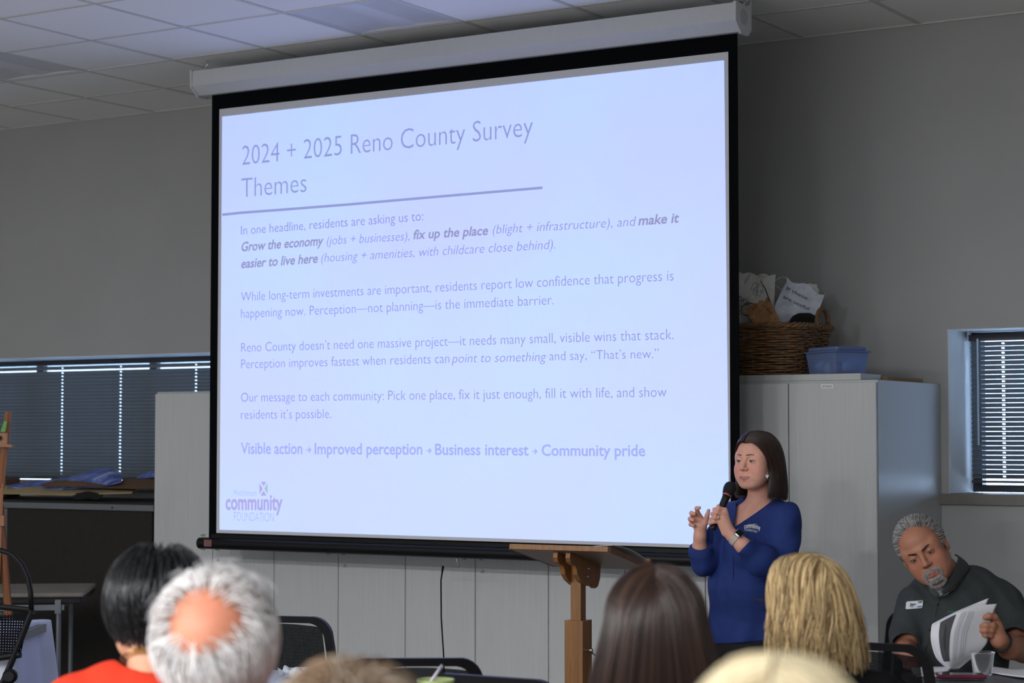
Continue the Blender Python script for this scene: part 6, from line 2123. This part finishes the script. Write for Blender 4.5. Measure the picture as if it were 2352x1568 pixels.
# ------------------------------------------------------------------ the seated audience, seen from behind
def sitter(label, px, py, D, turn, sc, skin_c, top_mat, lean=0.0, width=.185, neck=.05, nod=0.0, roll=0.0, low_neck=False, ears=True, face=False, extra=None, btilt=0.0, drop=.165):
    """Head centre at pixel (px, py); turn 180 deg faces away. Returns root, head frame and the shirt solid."""
    C = at_d(px, py, D); M = head_axes(turn, nod, roll)
    Bm = head_axes(turn + btilt); f_ = Bm[:, 1]; x_ = Bm[:, 0]
    t = thing('person', label, 'person', (C[0], C[1], 0))
    B = Blend(); w = head_solid(B, C, M, sc, face, ears=ears)
    nb_ = C - f_ * .045 - zz * drop * sc
    B.cone(w((0, -.03, -.05)), nb_, neck * .95, neck * 1.08, .02)
    B.cone(nb_ - zz * .08 - x_ * .10, nb_ - zz * .08 + x_ * .10, .045, .045, .03)
    B.ell(nb_ - zz * .2 + f_ * .02, (.15, .10, .2), .03, '+', Bm)
    organic('body', B, C - np.array((.24, .24, .50)), C + np.array((.16, .16, .16)) * sc, .0042, m_skinv, t, skin_color(C, M, sc, skin_c, None, 0, extra))
    S = Blend()
    sh = nb_ - zz * .075
    S.cone(sh - x_ * width, sh + x_ * width, .062, .062, .04)
    S.cone(nb_ - zz * .03 - x_ * .07, nb_ - zz * .03 + x_ * .07, .055, .055, .05)
    S.ell(nb_ - zz * .22 + f_ * .015, (width * .98, .125, .22), .05, '+', Bm)
    zb = C[2] - sc * .165 - .25
    S.ell(np.array((nb_[0], nb_[1], .72)) + f_ * .03, (width * .9, .14, .28), .06, '+', Bm)
    lap = np.array((nb_[0], nb_[1], .66)) + f_ * .30
    for s in (-1, 1):
        el = sh + x_ * s * (width + .035) - zz * .26 + f_ * .03
        S.chain([sh + x_ * s * width, el, lap + x_ * s * .10], [.060, .052, .04], .025)
    S.wave(folds(.004, 32, (0.3, 0, 1), int(px)))
    if not low_neck:
        S.cone(nb_ + zz * .02, nb_ + zz * .2, neck * 1.12, neck * 1.5, .006, '-')
    else:
        S.cone(nb_ - zz * .012 + f_ * .02, nb_ + zz * .2, neck * 1.35, neck * 2.2, .008, '-')
    lo = np.array((nb_[0] - .42, nb_[1] - .46, .5)); hi = np.array((nb_[0] + .42, nb_[1] + .46, nb_[2] + .06))
    organic('shirt', S, lo, hi, .0062, top_mat, t)
    L_ = Blend(); hp_ = np.array((nb_[0], nb_[1], .53)) + f_ * .02
    L_.ell(hp_, (.17, .16, .10), .04, '+', Bm)
    for s in (-1, 1):
        k_ = hp_ + f_ * .42 + x_ * s * .12
        L_.chain([hp_ + x_ * s * .09, k_, k_ + f_ * .02 - zz * .44], [.085, .065, .05], .03)
        L_.ell(k_ + f_ * .08 - zz * .49, (.045, .12, .045), .02, '+', Bm)
        hd = lap + x_ * s * .08
    L_.half((0, 0, .004), (0, 0, -1))
    organic('trousers', L_, hp_ - np.array((.72, .72, .54)), hp_ + np.array((.72, .72, .14)), .013, mat('dark seated trousers', srgb(34, 36, 42), 0.9), t)
    o = copy_tree(chair0)
    o['label'] = 'black mesh-back chair under the ' + label.split(' ', 1)[1] if False else 'black chair holding the ' + label
    a_ = math.atan2(f_[1], f_[0]) + math.pi / 2
    o.rotation_euler = (0, 0, a_); o.location = (hp_[0] - f_[0] * -.02, hp_[1] - f_[1] * -.02, 0)
    return t, C, M, S, nb_, Bm


def cap(t, C, M, sc, color, er, ec=(0, -.018, .03), cut=None, name='hair_underlayer'):
    B = Blend(); B.ell(np.array(C) + M @ (np.array(ec) * sc), np.array(er) * sc, .01, '+', M)
    for p, n in (cut or []):
        B.half(np.array(C) + M @ (np.array(p) * sc), M @ np.array(n, float), .012)
    return organic(name, B, np.array(C) - .2, np.array(C) + .2, .005, mat(name + ' %d %d %d' % tuple(int(255 * q) for q in color) + str(len(cut or [])), color, 0.7, noise=.25, nscale=60), t)


AW = math.pi
# 1. black hair, orange-red top, gold chain
m_red = mat('orange red knit', srgb(222, 62, 38), 0.85, noise=0.06, nscale=30, bump=0.3, bscale=600, spec=.2)
t, C, M, S, nb_, Bm = sitter('woman with pinned-up black hair and gold necklace in an orange-red top', 352, 1396, 4.2, AW - .35, .98, srgb(214, 158, 128), m_red, width=.165, neck=.048, nod=.12, roll=-.16, low_neck=True, btilt=.2, drop=.125)
R = np.random.default_rng(31)
kp = lambda P: ((P[:, 1] < .055) & (P[:, 2] > -.065 - .5 * np.maximum(0, P[:, 1] + .02))) & ~((P[:, 1] > .03) & (P[:, 2] < .055))
cap(t, C, M, .98, srgb(8, 9, 13), (.085, .108, .094), (0, -.024, .022), [((0, .05, 0), (0, 1, -.25)), ((0, -.05, -.075), (0, .25, -1))])
S1 = scalp_hair(C, M, .98, 3600, 12, R, kp, (.01, -.03, .115), lambda P: np.clip((P[:, 2] + .075) * .85, .012, .10), lift=.003, grav=.05, wave=.03, ell_c=(0, -.024, .022), ell_r=(.086, .110, .095), spread=.25, layer=.012)
strands_mesh('hair', S1, .0010, mat('glossy black hair', (1, 1, 1), 0.3, vcol='col', spec=.6), t, hair_cols(len(S1), srgb(16, 17, 22), .3, R))
rc = nb_ + zz * .018 + Bm[:, 1] * .012
ch = [rc + (Bm[:, 0] * math.cos(a) * .064 + Bm[:, 1] * math.sin(a) * .064) + zz * (.022 * -math.sin(a) + .004) for a in np.linspace(0, 2 * math.pi, 49)[:-1]]
MB().tube(ch, .0022, 6, closed=True).build('necklace', m_gold, t, smooth=True)
for k in range(4):
    pk = rc + (Bm[:, 0] * math.cos(-1.35 + .10 * k) + Bm[:, 1] * math.sin(-1.35 + .10 * k)) * .067 + zz * .027
    MB().lathe(pk, [(.001, -.004), (.004, -.002), (.004, .002), (.001, .004)], 8).build('necklace_bead', m_gold, t)

# 2. white-haired balding man, coral shirt
m_coral = mat('coral shirt cloth', srgb(216, 92, 80), 0.85, noise=0.06, nscale=30, spec=.2)


def bald(c, L_):
    g = np.exp(-(((L_[:, 0]) / .06) ** 2 + ((L_[:, 2] - .07) / .05) ** 2)) * (L_[:, 1] < 0)
    return c * (1 - .12 * g[:, None] * np.array((0, 1, 1)))


t, C, M, S, nb_, Bm = sitter('white-haired man with a bald crown and coral shirt', 502, 1494, 3.05, AW + .08, .95, srgb(206, 138, 110), m_coral, width=.20, neck=.06, roll=.10, extra=bald)
R = np.random.default_rng(32)


def kp(P):
    b_ = (P[:, 0] / .056) ** 2 + ((P[:, 2] - .060) / .040) ** 2 < .45 + .65 * R.random(len(P))
    b_ &= P[:, 1] < .0
    soft = ((P[:, 0] / .074) ** 2 + ((P[:, 2] - .060) / .052) ** 2 < 1) & (P[:, 1] < 0) & (R.random(len(P)) < .8)
    face = (P[:, 1] > .05) & (P[:, 2] < .06)
    ear = (np.abs(P[:, 0]) > .062) & (P[:, 2] < .022) & (P[:, 1] > -.040)
    return ~b_ & ~face & ~soft & ~ear & (P[:, 2] > -.088) & (P[:, 1] < .075)


WR = (.080, .100, .086)
S1 = scalp_hair(C, M, .95, 6500, 12, R, kp, (.0, -.085, .066), lambda P: np.where(P[:, 2] > .07, .050, .105), lift=.001, grav=.10, wave=.012, ell_r=WR, spread=.35, layer=.010, curl=.6, stick=.75)
strands_mesh('hair', S1, .0011, m_hair_soft, t, hair_cols(len(S1), srgb(234, 231, 231), .10, R, srgb(170, 160, 156), .18))
S1 = scalp_hair(C, M, .95, 200, 10, R, lambda P: (P[:, 2] > .085) & (P[:, 1] > -.03), (.06, -.03, .1), lambda P: .05 + 0 * P[:, 0], lift=.010, grav=.02, wave=.12, ell_r=WR, spread=1.2, layer=.02, stick=.3)
strands_mesh('loose_hair', S1, .0007, m_hair_soft, t, hair_cols(len(S1), srgb(196, 194, 198), .1, R))

# 3. brown-grey head at the bottom edge
m_gry = mat('grey knit', srgb(96, 94, 96), 0.9)
t, C, M, S, nb_, Bm = sitter('audience member whose brown-grey hair just shows at the bottom edge', 812, 1782, 2.15, AW + .1, .92, srgb(220, 165, 140), m_gry)
R = np.random.default_rng(33)
cap(t, C, M, .92, srgb(86, 68, 54), (.083, .104, .089), (0, -.02, .028), [((0, .055, 0), (0, 1, -.35)), ((0, -.05, -.085), (0, .2, -1))])
kall = lambda P: (P[:, 2] > -.07) & ~((P[:, 1] > .04) & (P[:, 2] < .06))
S1 = scalp_hair(C, M, .92, 3000, 9, R, kall, (.0, -.06, .1), lambda P: .06 + 0 * P[:, 0], lift=.006, grav=.05, wave=.06, ell_r=(.084, .105, .090), ell_c=(0, -.02, .028), spread=.6, layer=.012)
strands_mesh('hair', S1, .0012, m_hair_soft, t, hair_cols(len(S1), srgb(112, 90, 70), .25, R, srgb(160, 146, 130), .25))


def long_hair(t, C, M, sc, n, R, Gfun, cols, rad, under, wave=0.0, clump=0.0, nclump=60, jit=.002, inner=.12, lens=(.85, 1.0), wfreq=2.0, mh=None, part=(0, 0)):
    SS = []
    for s in (1, -1):
        G = Gfun(s)
        SS.append(guided(G, n, 20, R, jit=jit, inner=inner, centre=hc, lens=lens, wave=wave, clump=clump, nclump=nclump, wfreq=wfreq))
        nu, nv = 40, 26
        al = np.linspace(0, 1, nu); rows = []
        for t_ in np.linspace(0, .93, nv):
            ctl = np.stack([crom(G[a], np.array([t_]))[0] for a in range(len(G))]); rows.append(crom(ctl, al))
        P = np.stack(rows, 1); P[:, :, :2] = hc[:2] + (P[:, :, :2] - hc[:2]) * (1 - inner * .8); P[:, :, 2] = np.where(P[:, :, 2] > .03, .03 + (P[:, :, 2] - .03) * .94, P[:, :, 2])
        Fq = [(i * nv + j, (i + 1) * nv + j, (i + 1) * nv + j + 1, i * nv + j + 1) for i in range(nu - 1) for j in range(nv - 1)]
        raw_obj('hair_underlayer', to_world(P.reshape(-1, 3), C, M, sc), Fq, under, t, smooth=True)
    S_ = to_world(np.concatenate(SS), C, M, sc)
    strands_mesh('hair', S_, rad * np.exp(R.normal(0, .25, len(S_))), mh or m_hair, t, cols(len(S_)))


def long_guides(zend, flare, back_drop=0.0):
    def G(s):
        g = []
        for (r0, r1, m1, m2, e) in (((.002, .090, .082), (.034, .078, .082), (.068, .050, .045), (.086, .020, -.005), (.094, .008)),
                                    ((.003, .050, .112), (.042, .040, .104), (.080, .012, .060), (.094, -.010, .0), (.104, -.016)),
                                    ((.003, .0, .120), (.046, -.010, .110), (.084, -.035, .064), (.097, -.052, .0), (.108, -.060)),
                                    ((.003, -.045, .116), (.040, -.062, .100), (.068, -.085, .056), (.080, -.098, -.004), (.090, -.104)),
                                    ((.002, -.080, .100), (.020, -.104, .078), (.036, -.120, .036), (.044, -.128, -.02), (.050, -.130)),
                                    ((-.004, -.086, .094), (-.005, -.112, .070), (-.006, -.128, .028), (-.007, -.134, -.03), (-.008, -.134))):
            p = [np.array(q) * (s, 1, 1) for q in (r0, r1, m1, m2)]
            ex, ey = e
            for f in (.30, .62, 1.0):
                p.append(np.array((s * (ex + flare * f * (ex / .1)), ey, m2[2] + (zend - m2[2]) * f)))
            g.append(p)
        return np.array(g)
    return G


# 4. long straight brown hair
m_drk = mat('dark plum top', srgb(40, 30, 34), 0.9)
t, C, M, S, nb_, Bm = sitter('woman with long straight dark brown hair in front of the presenter', 1505, 1438, 3.7, AW + .05, .95, srgb(220, 165, 140), m_drk, ears=False)
R = np.random.default_rng(34)
long_hair(t, C, M, .95, 2600, R, long_guides(-.33, .035), lambda n: hair_cols(n, srgb(48, 31, 25), .25, R, srgb(80, 54, 42), .15), .0012, mat('dark brown under hair', srgb(30, 21, 18), 0.6), jit=.003)

# 5. blonde with glasses, black top
m_blkt = mat('black top cloth', srgb(12, 12, 14), 0.9, spec=.2)
t, C, M, S, nb_, Bm = sitter('woman with wavy blonde shoulder-length hair and glasses in a black top', 1846, 1385, 4.85, AW - .55, 1.0, srgb(224, 172, 148), m_blkt, width=.165, ears=False, btilt=.4, drop=.15)
R = np.random.default_rng(35)
bl_cols = lambda n: hair_cols(n, srgb(210, 182, 136), .22, R, srgb(124, 98, 66), .28)
long_hair(t, C, M, 1.0, 2300, R, long_guides(-.150, .006), bl_cols, .0013, mat('blonde under hair', srgb(128, 98, 60), 0.7), wave=.008, clump=.004, nclump=38, jit=.003, lens=(.70, 1.05), wfreq=1.3, mh=m_hair_soft)
w_ = lambda p: C + M @ (np.array(p) * 1.03)
for s in (-1, 1):
    MB().tube([w_((s * .074, .0, .004)), w_((s * .076, .06, .006)), w_((s * .068, .102, .006))], .0016, 6).build('glasses_temple', m_ink, t)
    MB().tube([w_((s * .036 + .027 * math.cos(a), .104 - 6 * (s * .036 + .027 * math.cos(a)) ** 2, -.002 + .02 * math.sin(a))) for a in np.linspace(0, 2 * math.pi, 25)[:-1]], .0014, 6, closed=True).build('glasses_rim', m_ink, t)
MB().tube([w_((-.01, .104, .004)), w_((0, .107, .007)), w_((.01, .104, .004))], .0014, 6).build('glasses_bridge', m_ink, t)

# 6. pale blonde head nearest the camera
t, C, M, S, nb_, Bm = sitter('audience member with pale ash-blonde hair nearest the camera', 1785, 1796, 1.78, AW + .2, .93, srgb(224, 172, 148), mat('slate top cloth', srgb(60, 62, 70), 0.9), ears=False)
R = np.random.default_rng(36)
pal = lambda n: hair_cols(n, srgb(204, 190, 158), .14, R, srgb(150, 128, 96), .25)
long_hair(t, C, M, .93, 2600, R, long_guides(-.14, .02), pal, .0013, mat('pale under hair', srgb(196, 178, 140), 0.8), wave=.006, clump=.01, nclump=40, jit=.003, lens=(.75, 1.0), wfreq=1.4, mh=m_hair_soft)
